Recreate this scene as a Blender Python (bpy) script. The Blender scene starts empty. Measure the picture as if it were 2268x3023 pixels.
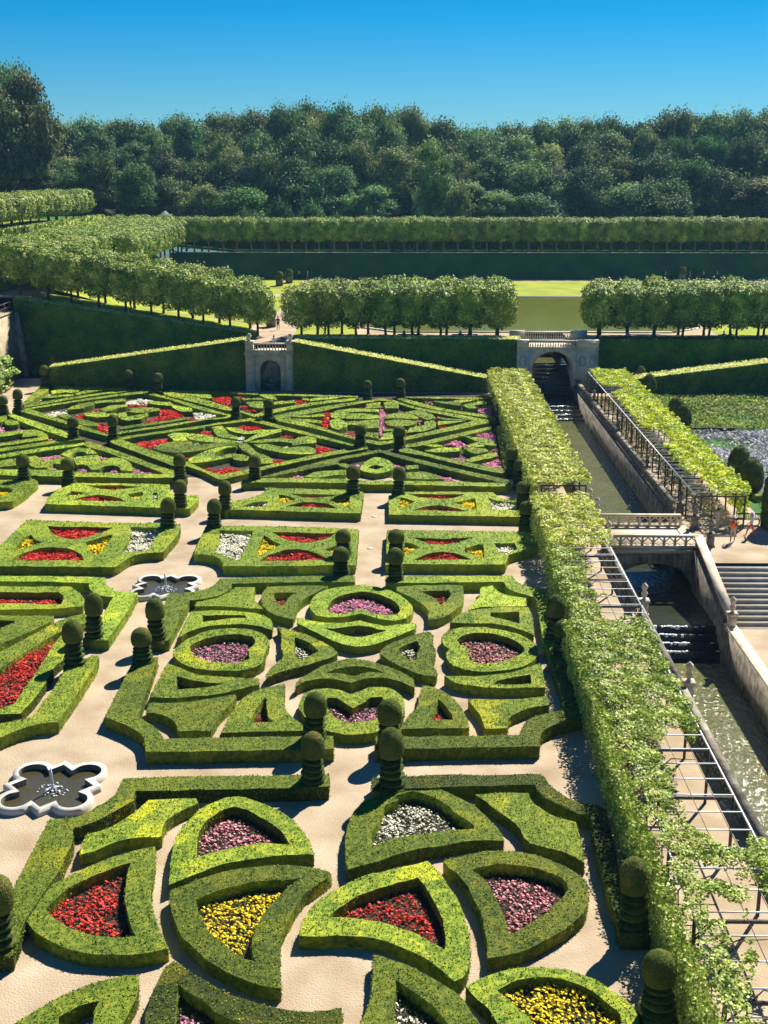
import bpy, bmesh, math, random
import numpy as np
from mathutils import Vector, Matrix
from mathutils.geometry import delaunay_2d_cdt
R=math.radians
S=bpy.context.scene
# ------------------------------------------------------------------ camera
CAMH=25.0
cd=bpy.data.cameras.new('camera'); cam=bpy.data.objects.new('camera',cd); S.collection.objects.link(cam)
cd.sensor_fit='VERTICAL'; cd.sensor_height=36.0; cd.lens=36.0*3680/3023; cd.clip_start=.5; cd.clip_end=3000
cam.location=(0,0,CAMH); cam.rotation_euler=(R(90-15.8),0,R(.84)); S.camera=cam
# ------------------------------------------------------------------ sky, sun, exposure
SUN_EL=R(46); SUN_AZ=R(32.7)      # azimuth measured from +Y towards +X
w=bpy.data.worlds.new('World'); S.world=w; w.use_nodes=True; nt=w.node_tree; nt.nodes.clear()
sky=nt.nodes.new('ShaderNodeTexSky'); sky.sky_type='NISHITA'; sky.sun_disc=False
sky.sun_elevation=SUN_EL; sky.sun_rotation=SUN_AZ; sky.altitude=100; sky.air_density=1.0; sky.dust_density=0.0; sky.ozone_density=4.0
hs=nt.nodes.new('ShaderNodeHueSaturation'); hs.inputs['Saturation'].default_value=1.28; hs.inputs['Hue'].default_value=.5
bg=nt.nodes.new('ShaderNodeBackground'); bg.inputs[1].default_value=.056
wo=nt.nodes.new('ShaderNodeOutputWorld')
tint=nt.nodes.new('ShaderNodeMix'); tint.data_type='RGBA'; tint.blend_type='MULTIPLY'; tint.inputs[0].default_value=1; tint.inputs[7].default_value=(.36,.62,.84,1)
nt.links.new(sky.outputs[0],tint.inputs[6]); nt.links.new(tint.outputs[2],hs.inputs['Color']); nt.links.new(hs.outputs[0],bg.inputs[0]); nt.links.new(bg.outputs[0],wo.inputs[0])
sl=bpy.data.lights.new('sun','SUN'); sl.energy=5.0; sl.angle=R(.5); sl.color=(1,.955,.87)
so=bpy.data.objects.new('sun',sl); S.collection.objects.link(so)
sv=Vector((math.sin(SUN_AZ)*math.cos(SUN_EL),math.cos(SUN_AZ)*math.cos(SUN_EL),math.sin(SUN_EL)))
so.rotation_euler=sv.to_track_quat('Z','Y').to_euler(); so.location=(60,60,90)
S.view_settings.view_transform='Standard'; S.view_settings.look='None'; S.view_settings.gamma=1
S.view_settings.exposure=.95
S.render.resolution_x=768; S.render.resolution_y=1024; S.render.engine='CYCLES'
S.cycles.max_bounces=6; S.cycles.diffuse_bounces=3; S.cycles.glossy_bounces=3; S.cycles.transmission_bounces=3; S.cycles.transparent_max_bounces=4

# ------------------------------------------------------------------ materials
def mat(name,cols,scale=1.0,detail=4,rough=.85,bump=0,bscale=None,island=0,trans=0,patch=None,metal=0,spec=.3,stretch=None,pos=True,vary=0):
    """cols: 2+ colours spread over a noise; island: per-leaf brightness spread; patch: (scale,[colours]) cell patches mixed in"""
    m=bpy.data.materials.new(name); m.use_nodes=True; n=m.node_tree.nodes; l=m.node_tree.links
    b=n['Principled BSDF']; b.inputs['Roughness'].default_value=rough; b.inputs['Metallic'].default_value=metal
    b.inputs['Specular IOR Level'].default_value=spec
    geo=n.new('ShaderNodeNewGeometry'); tc=n.new('ShaderNodeTexCoord')
    src=geo.outputs['Position'] if pos else tc.outputs['Object']
    if stretch:
        mp=n.new('ShaderNodeMapping'); mp.inputs['Scale'].default_value=stretch; l.new(src,mp.inputs['Vector']); src=mp.outputs[0]
    nz=n.new('ShaderNodeTexNoise'); nz.inputs['Scale'].default_value=scale; nz.inputs['Detail'].default_value=detail; l.new(src,nz.inputs['Vector'])
    cr=n.new('ShaderNodeValToRGB'); e=cr.color_ramp.elements
    k=len(cols); e[0].position=.3; e[1].position=.7
    for i in range(1,k-1): e.new(.3+.4*i/(k-1))
    for i,c in enumerate(cols): cr.color_ramp.elements[i].color=(*c,1)
    l.new(nz.outputs['Fac'],cr.inputs[0]); col=cr.outputs[0]
    if patch:
        # uneven cell patches: plants of different tint along a hedge
        vo=n.new('ShaderNodeTexVoronoi'); vo.inputs['Scale'].default_value=patch[0]; 
        wn=n.new('ShaderNodeTexNoise'); wn.inputs['Scale'].default_value=3; wn.inputs['Detail'].default_value=2; l.new(src,wn.inputs['Vector'])
        mx=n.new('ShaderNodeMix'); mx.data_type='VECTOR'; mx.inputs[0].default_value=.3; l.new(src,mx.inputs[4]); l.new(wn.outputs['Color'],mx.inputs[5])
        l.new(mx.outputs[1],vo.inputs['Vector'])
        sp=n.new('ShaderNodeSeparateColor'); l.new(vo.outputs['Color'],sp.inputs[0])
        pr=n.new('ShaderNodeValToRGB'); pr.color_ramp.interpolation='LINEAR'; pe=pr.color_ramp.elements
        pc=patch[1]; 
        for i in range(len(pc)-2): pe.new(.5)
        for i,(p,c) in enumerate(pc): pr.color_ramp.elements[i].position=p; pr.color_ramp.elements[i].color=(*c,1)
        l.new(sp.outputs[0],pr.inputs[0])
        mm=n.new('ShaderNodeMix'); mm.data_type='RGBA'; mm.inputs[0].default_value=patch[2]; l.new(col,mm.inputs[6]); l.new(pr.outputs[0],mm.inputs[7]); col=mm.outputs[2]
    if island:
        hv=n.new('ShaderNodeHueSaturation'); mr=n.new('ShaderNodeMapRange'); mr.inputs[3].default_value=1-island; mr.inputs[4].default_value=1+island
        l.new(geo.outputs['Random Per Island'],mr.inputs[0]); l.new(mr.outputs[0],hv.inputs['Value']); l.new(col,hv.inputs['Color']); col=hv.outputs[0]
    if vary:   # every tree its own tint
        oi=n.new('ShaderNodeObjectInfo'); h2=n.new('ShaderNodeHueSaturation'); m2=n.new('ShaderNodeMapRange'); m2.inputs[3].default_value=1-vary; m2.inputs[4].default_value=1+vary; l.new(oi.outputs['Random'],m2.inputs[0]); l.new(m2.outputs[0],h2.inputs['Value'])
        m3=n.new('ShaderNodeMapRange'); m3.inputs[3].default_value=.5-vary*.05; m3.inputs[4].default_value=.5+vary*.06; w3=n.new('ShaderNodeTexWhiteNoise'); w3.noise_dimensions='1D'; l.new(oi.outputs['Random'],w3.inputs['W']); l.new(w3.outputs[0],m3.inputs[0]); l.new(m3.outputs[0],h2.inputs['Hue'])
        l.new(col,h2.inputs['Color']); col=h2.outputs[0]
    l.new(col,b.inputs['Base Color'])
    if bump:
        bn=n.new('ShaderNodeTexNoise'); bn.inputs['Scale'].default_value=bscale or scale*6; bn.inputs['Detail'].default_value=5; l.new(src,bn.inputs['Vector'])
        bp=n.new('ShaderNodeBump'); bp.inputs['Strength'].default_value=bump; bp.inputs['Distance'].default_value=.05; l.new(bn.outputs['Fac'],bp.inputs['Height']); l.new(bp.outputs[0],b.inputs['Normal'])
    if trans:
        tr=n.new('ShaderNodeBsdfTranslucent'); l.new(col,tr.inputs[0]); ms=n.new('ShaderNodeMixShader'); ms.inputs[0].default_value=trans
        l.new(b.outputs[0],ms.inputs[1]); l.new(tr.outputs[0],ms.inputs[2]); l.new(ms.outputs[0],n['Material Output'].inputs[0])
    return m
M={}
BOXP=(1.0,[(0,(.05,.11,.012)),(.35,(.10,.165,.012)),(.62,(.17,.23,.018)),(.88,(.25,.28,.02)),(.97,(.36,.38,.012)),(1,(.70,.62,.006))],.4)
M['box']=mat('box_foliage',[(.045,.10,.008),(.17,.22,.014),(.38,.37,.03)],scale=5,detail=6,rough=.75,bump=.9,bscale=30,island=.75,trans=.08,patch=BOXP,spec=.2)
M['box2']=mat('box_foliage_far',[(.08,.14,.010),(.20,.28,.02),(.32,.37,.035)],scale=3,rough=.75,island=.5,trans=.10,patch=(.6,[(0,(.08,.15,.012)),(.4,(.18,.26,.018)),(.8,(.30,.36,.022)),(1,(.42,.44,.02))],.5),spec=.2)
M['top']=mat('topiary_foliage',[(.035,.065,.010),(.08,.115,.018),(.15,.16,.03)],scale=2.2,rough=.9,bump=.6,bscale=40,island=.4,trans=.1,spec=.15)
M['topbrown']=mat('topiary_head_foliage',[(.09,.135,.02),(.15,.185,.03),(.26,.23,.055)],scale=1.6,rough=.9,bump=.6,bscale=40,island=.4,trans=.1,spec=.15)
M['wallhedge']=mat('wall_hedge_foliage',[(.03,.12,.015),(.06,.18,.02),(.13,.23,.025)],scale=.5,rough=.8,bump=.5,bscale=8,island=.45,trans=.12,spec=.2)
M['ramphedge']=mat('ramp_hedge_foliage',[(.05,.11,.015),(.10,.18,.02),(.20,.25,.035)],scale=.5,rough=.8,bump=.5,bscale=8,island=.45,trans=.12,spec=.2)
M['tan']=mat('buff_masonry',[(.26,.21,.13),(.36,.30,.19),(.44,.37,.25)],scale=1.2,detail=8,bump=.5,bscale=6,rough=.95,spec=.1)
M['linden']=mat('linden_leaves',[(.09,.17,.02),(.22,.31,.03),(.54,.58,.13)],scale=.8,rough=.6,island=.5,trans=.06,spec=.22,vary=.18)
M['forest']=mat('forest_leaves',[(.06,.14,.045),(.13,.22,.065),(.26,.35,.10)],scale=.2,vary=.42,rough=.7,island=.5,trans=.2,spec=.25)
M['forest2']=mat('forest_leaves_olive',[(.11,.16,.045),(.20,.26,.07),(.38,.43,.14)],scale=.2,vary=.42,rough=.7,island=.5,trans=.2,spec=.25)
M['forest3']=mat('forest_leaves_bright',[(.05,.13,.03),(.09,.19,.035),(.14,.24,.05)],scale=.08,vary=.42,rough=.7,island=.4,trans=.25,spec=.25)
M['vine']=mat('vine_leaves',[(.36,.44,.05),(.54,.58,.09),(.74,.72,.20)],scale=.9,rough=.5,island=.5,trans=.3,spec=.35)
M['vinenear']=mat('vine_leaves_near',[(.16,.27,.03),(.36,.45,.06),(.60,.64,.17)],scale=1.4,rough=.5,island=.5,trans=.25,spec=.35)
M['vine2']=mat('vine_leaves_lime',[(.32,.44,.02),(.54,.62,.03),(.76,.76,.06)],scale=.9,rough=.5,island=.4,trans=.4,spec=.35)
M['bark']=mat('bark',[(.05,.038,.028),(.10,.08,.06)],scale=3,bump=.6,rough=.95)
M['barkpale']=mat('bark_pale',[(.12,.10,.08),(.24,.21,.17)],scale=3,bump=.6,rough=.95)
M['gravel']=mat('gravel',[(.34,.25,.155),(.435,.335,.22),(.52,.415,.285)],scale=.45,detail=12,rough=.95,bump=.9,bscale=14,patch=None,spec=.1)
M['gravel_pale']=mat('gravel_pale',[(.52,.43,.29),(.60,.51,.37)],scale=.5,detail=8,rough=.95,bump=.3,bscale=22,spec=.1)
M['soil']=mat('soil',[(.035,.024,.016),(.07,.048,.03)],scale=4,bump=.6,rough=1)
M['stone']=mat('stone',[(.46,.385,.275),(.64,.54,.39),(.76,.65,.48)],scale=1.3,detail=8,bump=.35,bscale=14,rough=.9,spec=.15)
M['stonedark']=mat('stone_dark',[(.10,.09,.07),(.23,.20,.155),(.36,.32,.25)],scale=1.6,detail=12,bump=.6,bscale=9,rough=.95,spec=.1)
M['stonewhite']=mat('stone_rim',[(.46,.43,.36),(.60,.57,.49)],scale=2.2,detail=8,bump=.2,bscale=18,rough=.8,spec=.2)
M['metal']=mat('pergola_metal',[(.62,.64,.64),(.74,.76,.76)],scale=4,rough=.45,metal=.2,spec=.5)
M['wood']=mat('pergola_wood',[(.05,.042,.036),(.11,.095,.08)],scale=3,rough=.85,bump=.3)
M['lawn']=mat('lawn_grass',[(.18,.23,.02),(.27,.31,.028),(.36,.37,.05)],scale=.25,detail=7,rough=.9,bump=.4,bscale=6,spec=.1,trans=.0)
M['bank']=mat('bank_grass',[(.03,.10,.03),(.045,.13,.035),(.07,.16,.035)],scale=.3,detail=7,rough=.9,bump=.5,bscale=5,spec=.1)
M['forestfloor']=mat('forest_floor',[(.01,.02,.008),(.02,.035,.012)],scale=.2,rough=1)
M['green_bed']=mat('meadow_foliage',[(.10,.20,.03),(.28,.36,.05),(.50,.50,.13)],scale=.9,rough=.8,island=.45,trans=.25,spec=.2)
M['lavender']=mat('lavender_spikes',[(.30,.32,.26),(.50,.47,.54),(.58,.56,.56)],scale=.5,rough=.8,island=.35,trans=.2,spec=.2)
M['grassseed']=mat('seed_heads',[(.42,.38,.22),(.55,.52,.32)],scale=.8,rough=.9,island=.3,trans=.2)
M['bedleaf']=mat('bedding_foliage',[(.03,.055,.015),(.07,.11,.025)],scale=2,rough=.7,island=.5,trans=.2)
M['bedleafred']=mat('bedding_foliage_bronze',[(.035,.028,.014),(.10,.07,.025)],scale=2,rough=.7,island=.5,trans=.2)
M['red']=mat('red_petals',[(.66,.035,.02),(.86,.09,.05)],scale=2.5,rough=.6,island=.35,trans=.3)
M['pink']=mat('pink_petals',[(.80,.30,.33),(.92,.52,.54)],scale=2.5,rough=.6,island=.25,trans=.3)
M['mauve']=mat('mauve_petals',[(.78,.28,.45),(.90,.48,.62)],scale=2.5,rough=.6,island=.25,trans=.3)
M['yellow']=mat('yellow_petals',[(.90,.68,.008),(.98,.84,.02)],scale=2.5,rough=.6,island=.2,trans=.3)
M['white']=mat('white_petals',[(.92,.88,.70),(.95,.93,.80)],scale=2.5,rough=.6,island=.12,trans=.3)
M['black']=mat('dark_cloth',[(.012,.012,.014),(.03,.03,.034)],scale=5)
M['skin']=mat('skin',[(.46,.27,.18),(.55,.33,.23)],scale=5,rough=.6)
M['hair']=mat('hair',[(.03,.018,.01),(.07,.04,.02)],scale=9)
M['cwhite']=mat('white_cloth',[(.65,.65,.66),(.78,.78,.78)],scale=5)
M['corange']=mat('orange_cloth',[(.75,.14,.03),(.85,.2,.05)],scale=5)
M['cred']=mat('coral_cloth',[(.75,.09,.09),(.85,.13,.12)],scale=5)
M['cbeige']=mat('beige_cloth',[(.45,.36,.25),(.55,.45,.32)],scale=5)
M['cblue']=mat('blue_cloth',[(.02,.03,.25),(.04,.05,.35)],scale=5)
M['clblue']=mat('light_blue_cloth',[(.3,.4,.6),(.4,.5,.7)],scale=5)
M['slate']=mat('slate_roof',[(.10,.11,.13),(.2,.21,.24)],scale=2)
M['greenpaint']=mat('green_paint',[(.05,.12,.07),(.08,.17,.1)],scale=5,rough=.5)
def water_mat(name,c1,c2,rough=.06,bs=.22,bsc=2.2,stretch=(1,.5,1)):
    m=mat(name,[c1,c2],scale=.35,rough=rough,spec=.6); n=m.node_tree.nodes; l=m.node_tree.links; b=n['Principled BSDF']
    geo=n.new('ShaderNodeNewGeometry'); mp=n.new('ShaderNodeMapping'); mp.inputs['Scale'].default_value=stretch; l.new(geo.outputs['Position'],mp.inputs[0])
    a=n.new('ShaderNodeTexNoise'); a.inputs['Scale'].default_value=bsc; a.inputs['Detail'].default_value=6; l.new(mp.outputs[0],a.inputs['Vector'])
    bp=n.new('ShaderNodeBump'); bp.inputs['Strength'].default_value=bs; bp.inputs['Distance'].default_value=.25; l.new(a.outputs['Fac'],bp.inputs['Height']); l.new(bp.outputs[0],b.inputs['Normal'])
    return m
M['water']=water_mat('canal_water',(.10,.10,.025),(.145,.14,.045),rough=.09,bs=.62,bsc=3.8)
M['waterdark']=water_mat('cascade_water',(.02,.028,.02),(.05,.055,.03),bs=.5,bsc=3)
M['pond']=water_mat('pond_water',(.13,.15,.016),(.17,.18,.022),rough=.12,bs=.08)
M['basin']=water_mat('basin_water',(.05,.042,.016),(.075,.062,.025),bs=.1,bsc=4,stretch=(1,1,1))
M['foam']=mat('foam',[(.55,.6,.62),(.85,.87,.88)],scale=3,rough=.5,bump=.5)

# ------------------------------------------------------------------ object helpers
def tag(o,label=None,cat=None,group=None,kind=None):
    if label: o['label']=label
    if cat: o['category']=cat
    if group: o['group']=group
    if kind: o['kind']=kind
    return o
def empty(name,loc,label,cat,group=None,rz=0):
    o=bpy.data.objects.new(name,None); S.collection.objects.link(o); o.location=loc; o.rotation_euler=(0,0,rz); o.empty_display_size=.3
    return tag(o,label,cat,group)
def link(name,me,parent=None,loc=(0,0,0),rz=0):
    o=bpy.data.objects.new(name,me); S.collection.objects.link(o); o.location=loc; o.rotation_euler=(0,0,rz)
    if parent: o.parent=parent
    return o
class MB:
    """collects geometry (numpy blocks) for ONE mesh"""
    def __init__(s): s.v=[]; s.f=[]; s.mi=[]; s.n=0
    def add(s,v,f,mi=0):
        v=np.asarray(v,dtype=float).reshape(-1,3); s.v.append(v)
        for q in f: s.f.append([i+s.n for i in q]); s.mi.append(mi)
        s.n+=len(v)
    def quads(s,v,mi=0):   # v (n,4,3): stored separately for speed
        s.q=getattr(s,'q',[]); s.q.append((np.asarray(v,dtype=float),mi))
    def box(s,x0,x1,y0,y1,z0,z1,mi=0):
        s.add([(x0,y0,z0),(x1,y0,z0),(x1,y1,z0),(x0,y1,z0),(x0,y0,z1),(x1,y0,z1),(x1,y1,z1),(x0,y1,z1)],
              [(0,3,2,1),(4,5,6,7),(0,1,5,4),(1,2,6,5),(2,3,7,6),(3,0,4,7)],mi)
    def hexa(s,p,mi=0):  # 8 points, bottom 4 ccw, top 4 ccw
        s.add(p,[(0,3,2,1),(4,5,6,7),(0,1,5,4),(1,2,6,5),(2,3,7,6),(3,0,4,7)],mi)
    def tube(s,pts,r,n=6,mi=0):
        pts=[Vector(p) for p in pts]; rs=r if hasattr(r,'__len__') else [r]*len(pts); V=[];Fc=[]
        for i,p in enumerate(pts):
            t=(pts[min(i+1,len(pts)-1)]-pts[max(i-1,0)]).normalized()
            a=t.orthogonal().normalized() if abs(t.z)>.99 else t.cross(Vector((0,0,1))).normalized(); b=t.cross(a)
            for k in range(n):
                g=2*math.pi*k/n; V.append(p+(a*math.cos(g)+b*math.sin(g))*rs[i])
        for i in range(len(pts)-1):
            for k in range(n): Fc.append((i*n+k,i*n+(k+1)%n,(i+1)*n+(k+1)%n,(i+1)*n+k))
        Fc.append(tuple(range(n))[::-1]); Fc.append(tuple(range((len(pts)-1)*n,len(pts)*n)))
        s.add(V,Fc,mi)
    def lathe(s,prof,c=(0,0,0),n=12,mi=0,tilt=None,jit=0,rng=None):
        V=[];Fc=[]
        for r,z in prof:
            for k in range(n):
                g=2*math.pi*k/n; rr=r*(1+(rng.uniform(-jit,jit) if rng and jit else 0)); x=rr*math.cos(g); y=rr*math.sin(g)
                V.append((c[0]+x,c[1]+y,c[2]+z+(tilt[0]*x+tilt[1]*y if tilt else 0)))
        m=len(prof)
        for i in range(m-1):
            for k in range(n): Fc.append((i*n+k,i*n+(k+1)%n,(i+1)*n+(k+1)%n,(i+1)*n+k))
        Fc.append(tuple(range(n))[::-1]); Fc.append(tuple(range((m-1)*n,m*n)))
        s.add(V,Fc,mi)
    def mesh(s,name,mats,smooth=False):
        me=bpy.data.meshes.new(name)
        V=np.concatenate(s.v) if s.v else np.zeros((0,3)); nf=len(s.f)
        lens=[len(q) for q in s.f]; loops=[i for q in s.f for i in q]; mi=list(s.mi)
        base=len(V); Q=getattr(s,'q',[])
        if Q:
            qa=np.concatenate([q.reshape(-1,3) for q,_ in Q]); V=np.concatenate([V,qa]) if base else qa
            nq=len(qa)//4; loops=np.concatenate([np.array(loops,dtype=np.int32),np.arange(base,base+nq*4,dtype=np.int32)])
            lens=np.concatenate([np.array(lens,dtype=np.int32),np.full(nq,4,dtype=np.int32)])
            mi=np.concatenate([np.array(mi,dtype=np.int32)]+[np.full(len(q),k,dtype=np.int32) for q,k in Q])
        lens=np.asarray(lens,dtype=np.int32); loops=np.asarray(loops,dtype=np.int32)
        me.vertices.add(len(V)); me.vertices.foreach_set('co',V.astype(np.float32).ravel())
        me.loops.add(len(loops)); me.loops.foreach_set('vertex_index',loops)
        me.polygons.add(len(lens)); st=np.concatenate([[0],np.cumsum(lens)[:-1]]).astype(np.int32) if len(lens) else np.zeros(0,np.int32)
        me.polygons.foreach_set('loop_start',st); me.polygons.foreach_set('loop_total',lens)
        me.polygons.foreach_set('material_index',np.asarray(mi,dtype=np.int32))
        if smooth: me.polygons.foreach_set('use_smooth',np.ones(len(lens),dtype=bool))
        me.update(calc_edges=True); me.validate()
        for m in (mats if isinstance(mats,(list,tuple)) else [mats]): me.materials.append(m)
        return me
def leaves(P,N,size,rng,spread=.6,aspect=.7,szj=.35):
    """leaf quads at points P with mean normals N"""
    n=len(P); P=np.asarray(P); N=np.asarray(N)
    nn=N+rng.normal(0,spread,(n,3)); nn/=np.linalg.norm(nn,axis=1,keepdims=True)+1e-9
    t=rng.normal(0,1,(n,3)); t-=nn*(t*nn).sum(1,keepdims=True); t/=np.linalg.norm(t,axis=1,keepdims=True)+1e-9
    b=np.cross(nn,t); s=(np.asarray(size)*.5*(1+rng.uniform(-szj,szj,n)))[:,None]
    a=t*s; c=b*s*aspect
    return np.stack([P-a,P+c*1.0,P+a,P-c*1.0],axis=1)
rng=np.random.default_rng(7)

# ------------------------------------------------------------------ outlines -> hedges and beds
def catmull(p,closed=True,step=.3,corner=30):
    p=[np.array(q,dtype=float) for q in p]; n=len(p); out=[]
    def isc(i):
        a=p[i]-p[i-1]; b=p[(i+1)%n]-p[i]; la=np.linalg.norm(a);lb=np.linalg.norm(b)
        if la<1e-6 or lb<1e-6: return True
        return math.degrees(math.acos(max(-1,min(1,float(a@b)/la/lb))))>corner
    C=[isc(i) for i in range(n)]
    for i in range(n):
        p1=p[i];p2=p[(i+1)%n]; p0=p[i-1] if not C[i] else 2*p1-p2; p3=p[(i+2)%n] if not C[(i+1)%n] else 2*p2-p1
        L=np.linalg.norm(p2-p1); k=max(1,int(L/step))
        for j in range(k):
            t=j/k
            out.append(.5*((2*p1)+(-p0+p2)*t+(2*p0-5*p1+4*p2-p3)*t*t+(-p0+3*p1-3*p2+p3)*t**3))
    return np.array(out)
def area(r): x,y=r[:,0],r[:,1]; return .5*float((x*np.roll(y,-1)-np.roll(x,-1)*y).sum())
def inside(pts,rings):
    c=np.zeros(len(pts),dtype=bool); X=pts[:,0];Y=pts[:,1]
    for r in rings:
        x1,y1=r[:,0],r[:,1]; x2,y2=np.roll(x1,-1),np.roll(y1,-1)
        for a,b,cx,d in zip(x1,y1,x2,y2):
            if b==d: continue
            m=((b>Y)!=(d>Y))&(X<(cx-a)*(Y-b)/(d-b)+a); c^=m
    return c
def tri_area(rings):
    v=[];e=[];k=0
    for r in rings:
        m=len(r); v+= [Vector((float(a),float(b))) for a,b in r]; e+=[(k+i,k+(i+1)%m) for i in range(m)]; k+=m
    o=delaunay_2d_cdt(v,e,[],0,1e-5); V=np.array([(q.x,q.y) for q in o[0]]); T=np.array([f for f in o[2] if len(f)==3])
    c=V[T].mean(1); T=T[inside(c,rings)]
    return V,T
def sample_tris(V,T,dens,rng):
    a=V[T[:,0]];b=V[T[:,1]];c=V[T[:,2]]; ar=.5*abs((b[:,0]-a[:,0])*(c[:,1]-a[:,1])-(b[:,1]-a[:,1])*(c[:,0]-a[:,0]))
    n=int(ar.sum()*dens)+4; i=rng.choice(len(T),n,p=ar/ar.sum()); u=rng.random(n);w_=rng.random(n); f=u+w_>1; u[f]=1-u[f];w_[f]=1-w_[f]
    return a[i]+(b[i]-a[i])*u[:,None]+(c[i]-a[i])*w_[:,None]
def leafsize(Y): return max(.062,.00115*Y)
def hedge(label,h,outer,holes,group,mm=None):
    rings=[catmull(outer)]+[catmull(x,step=.25) for x in holes]
    if area(rings[0])<0: rings[0]=rings[0][::-1]
    for i in range(1,len(rings)):
        if area(rings[i])>0: rings[i]=rings[i][::-1]
    c=rings[0].mean(0); Y=max(30,c[1]); ls=leafsize(Y); dens=.95/(ls*ls)
    if Y>62: dens*=.8
    rings=[r+rng.normal(0,.012,r.shape) for r in rings]
    V,T=tri_area(rings); mb=MB()
    und=lambda a: .012*np.sin(a[:,0]*2.3+a[:,1]*1.7)+.01*np.sin(a[:,0]*5.1-a[:,1]*3.9)
    lift=lambda a,z: np.column_stack([a-c,np.full(len(a),z)])
    tv=lift(V,h); tv[:,2]+=und(V); mb.add(tv,[tuple(t) for t in T])
    for r in rings:
        m=len(r); a=lift(r,0.0); b=lift(r,h); b[:,2]+=und(r)
        mb.add(np.concatenate([a,b]),[(i,(i+1)%m,m+(i+1)%m,m+i) for i in range(m)])
    P=sample_tris(V,T,dens,rng); z=h+und(P)+rng.uniform(-.03,.06,len(P))
    mb.quads(leaves(np.column_stack([P-c,z]),np.tile([.1,.15,1.],(len(P),1)),ls,rng,spread=.75))
    for r in rings:
        nx=np.roll(r,-1,0); d=nx-r; L=np.linalg.norm(d,axis=1); n=int(L.sum()*h*dens*.8)+3
        i=rng.choice(len(r),n,p=L/L.sum()); t=rng.random(n)[:,None]; q=r[i]+d[i]*t; nr=np.column_stack([d[i][:,1],-d[i][:,0]])/(L[i][:,None]+1e-9)
        q=q+nr*rng.uniform(-.015,.05,n)[:,None]
        mb.quads(leaves(np.column_stack([q-c,rng.random(n)**.8*h]),np.column_stack([nr,np.full(n,.05)]),ls,rng,spread=.45))
    me=mb.mesh('box_hedge',M[mm] if mm else (M['box'] if Y<62 else M['box2']))
    return tag(link('box_hedge',me,loc=(c[0],c[1],0)),label,'hedge',group)
def bed(label,col,hh,poly):
    deep=hh<.29
    r=catmull(poly,step=.4)
    V,T=tri_area([r]); c=r.mean(0); Y=c[1]; ls=leafsize(Y)*1.15
    root=empty('flower_bed',(c[0],c[1],0),label,'flower bed','flower beds inside the hedges')
    mb=MB(); v=np.column_stack([V-c,np.full(len(V),.06)]); mb.add(v,[tuple(t) for t in T],1)
    P=sample_tris(V,T,.9/(ls*ls),rng); z=rng.random(len(P))*hh*.62+.06
    mb.quads(leaves(np.column_stack([P-c,z]),np.tile([0,0,1.],(len(P),1)),ls*1.25,rng,spread=.8))
    link('foliage',mb.mesh('foliage',[M['bedleafred'] if col in('red','pink') else M['bedleaf'],M['soil']]),root)
    mb=MB(); dn={'red':1.5,'pink':1.15,'mauve':1.5,'yellow':1.35,'white':1.25}[col]
    P=sample_tris(V,T,dn/(ls*ls)*(.5 if Y<62 else .95),rng)
    if deep: P=P[inside(P+np.array([.26,.42])*(1 if Y>50 else 1),[r])] if len(P) else P  # blossoms left out where the sunward hedge shades the bed
    # plants make small mounds, thinner here and there
    k=np.sin(P[:,0]*2.1+1.3*np.sin(P[:,1]*1.7))*np.sin(P[:,1]*2.6+.8*np.sin(P[:,0]*2.3)); keep=rng.random(len(P))<.85+.35*k; P=P[keep]; k=k[keep]
    z=hh*(.78+.2*k)+rng.uniform(-.10,.05,len(P)); q=np.column_stack([P-c,z]); N0=np.tile([.25,.3,1.],(len(P),1))
    mb.quads(leaves(q,N0,ls*1.5,rng,spread=.35,aspect=1)); mb.quads(leaves(q+[0,0,.012],N0,ls*1.3,rng,spread=.45,aspect=1))
    link('blossoms',mb.mesh('blossoms',M[col]),root)
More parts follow.
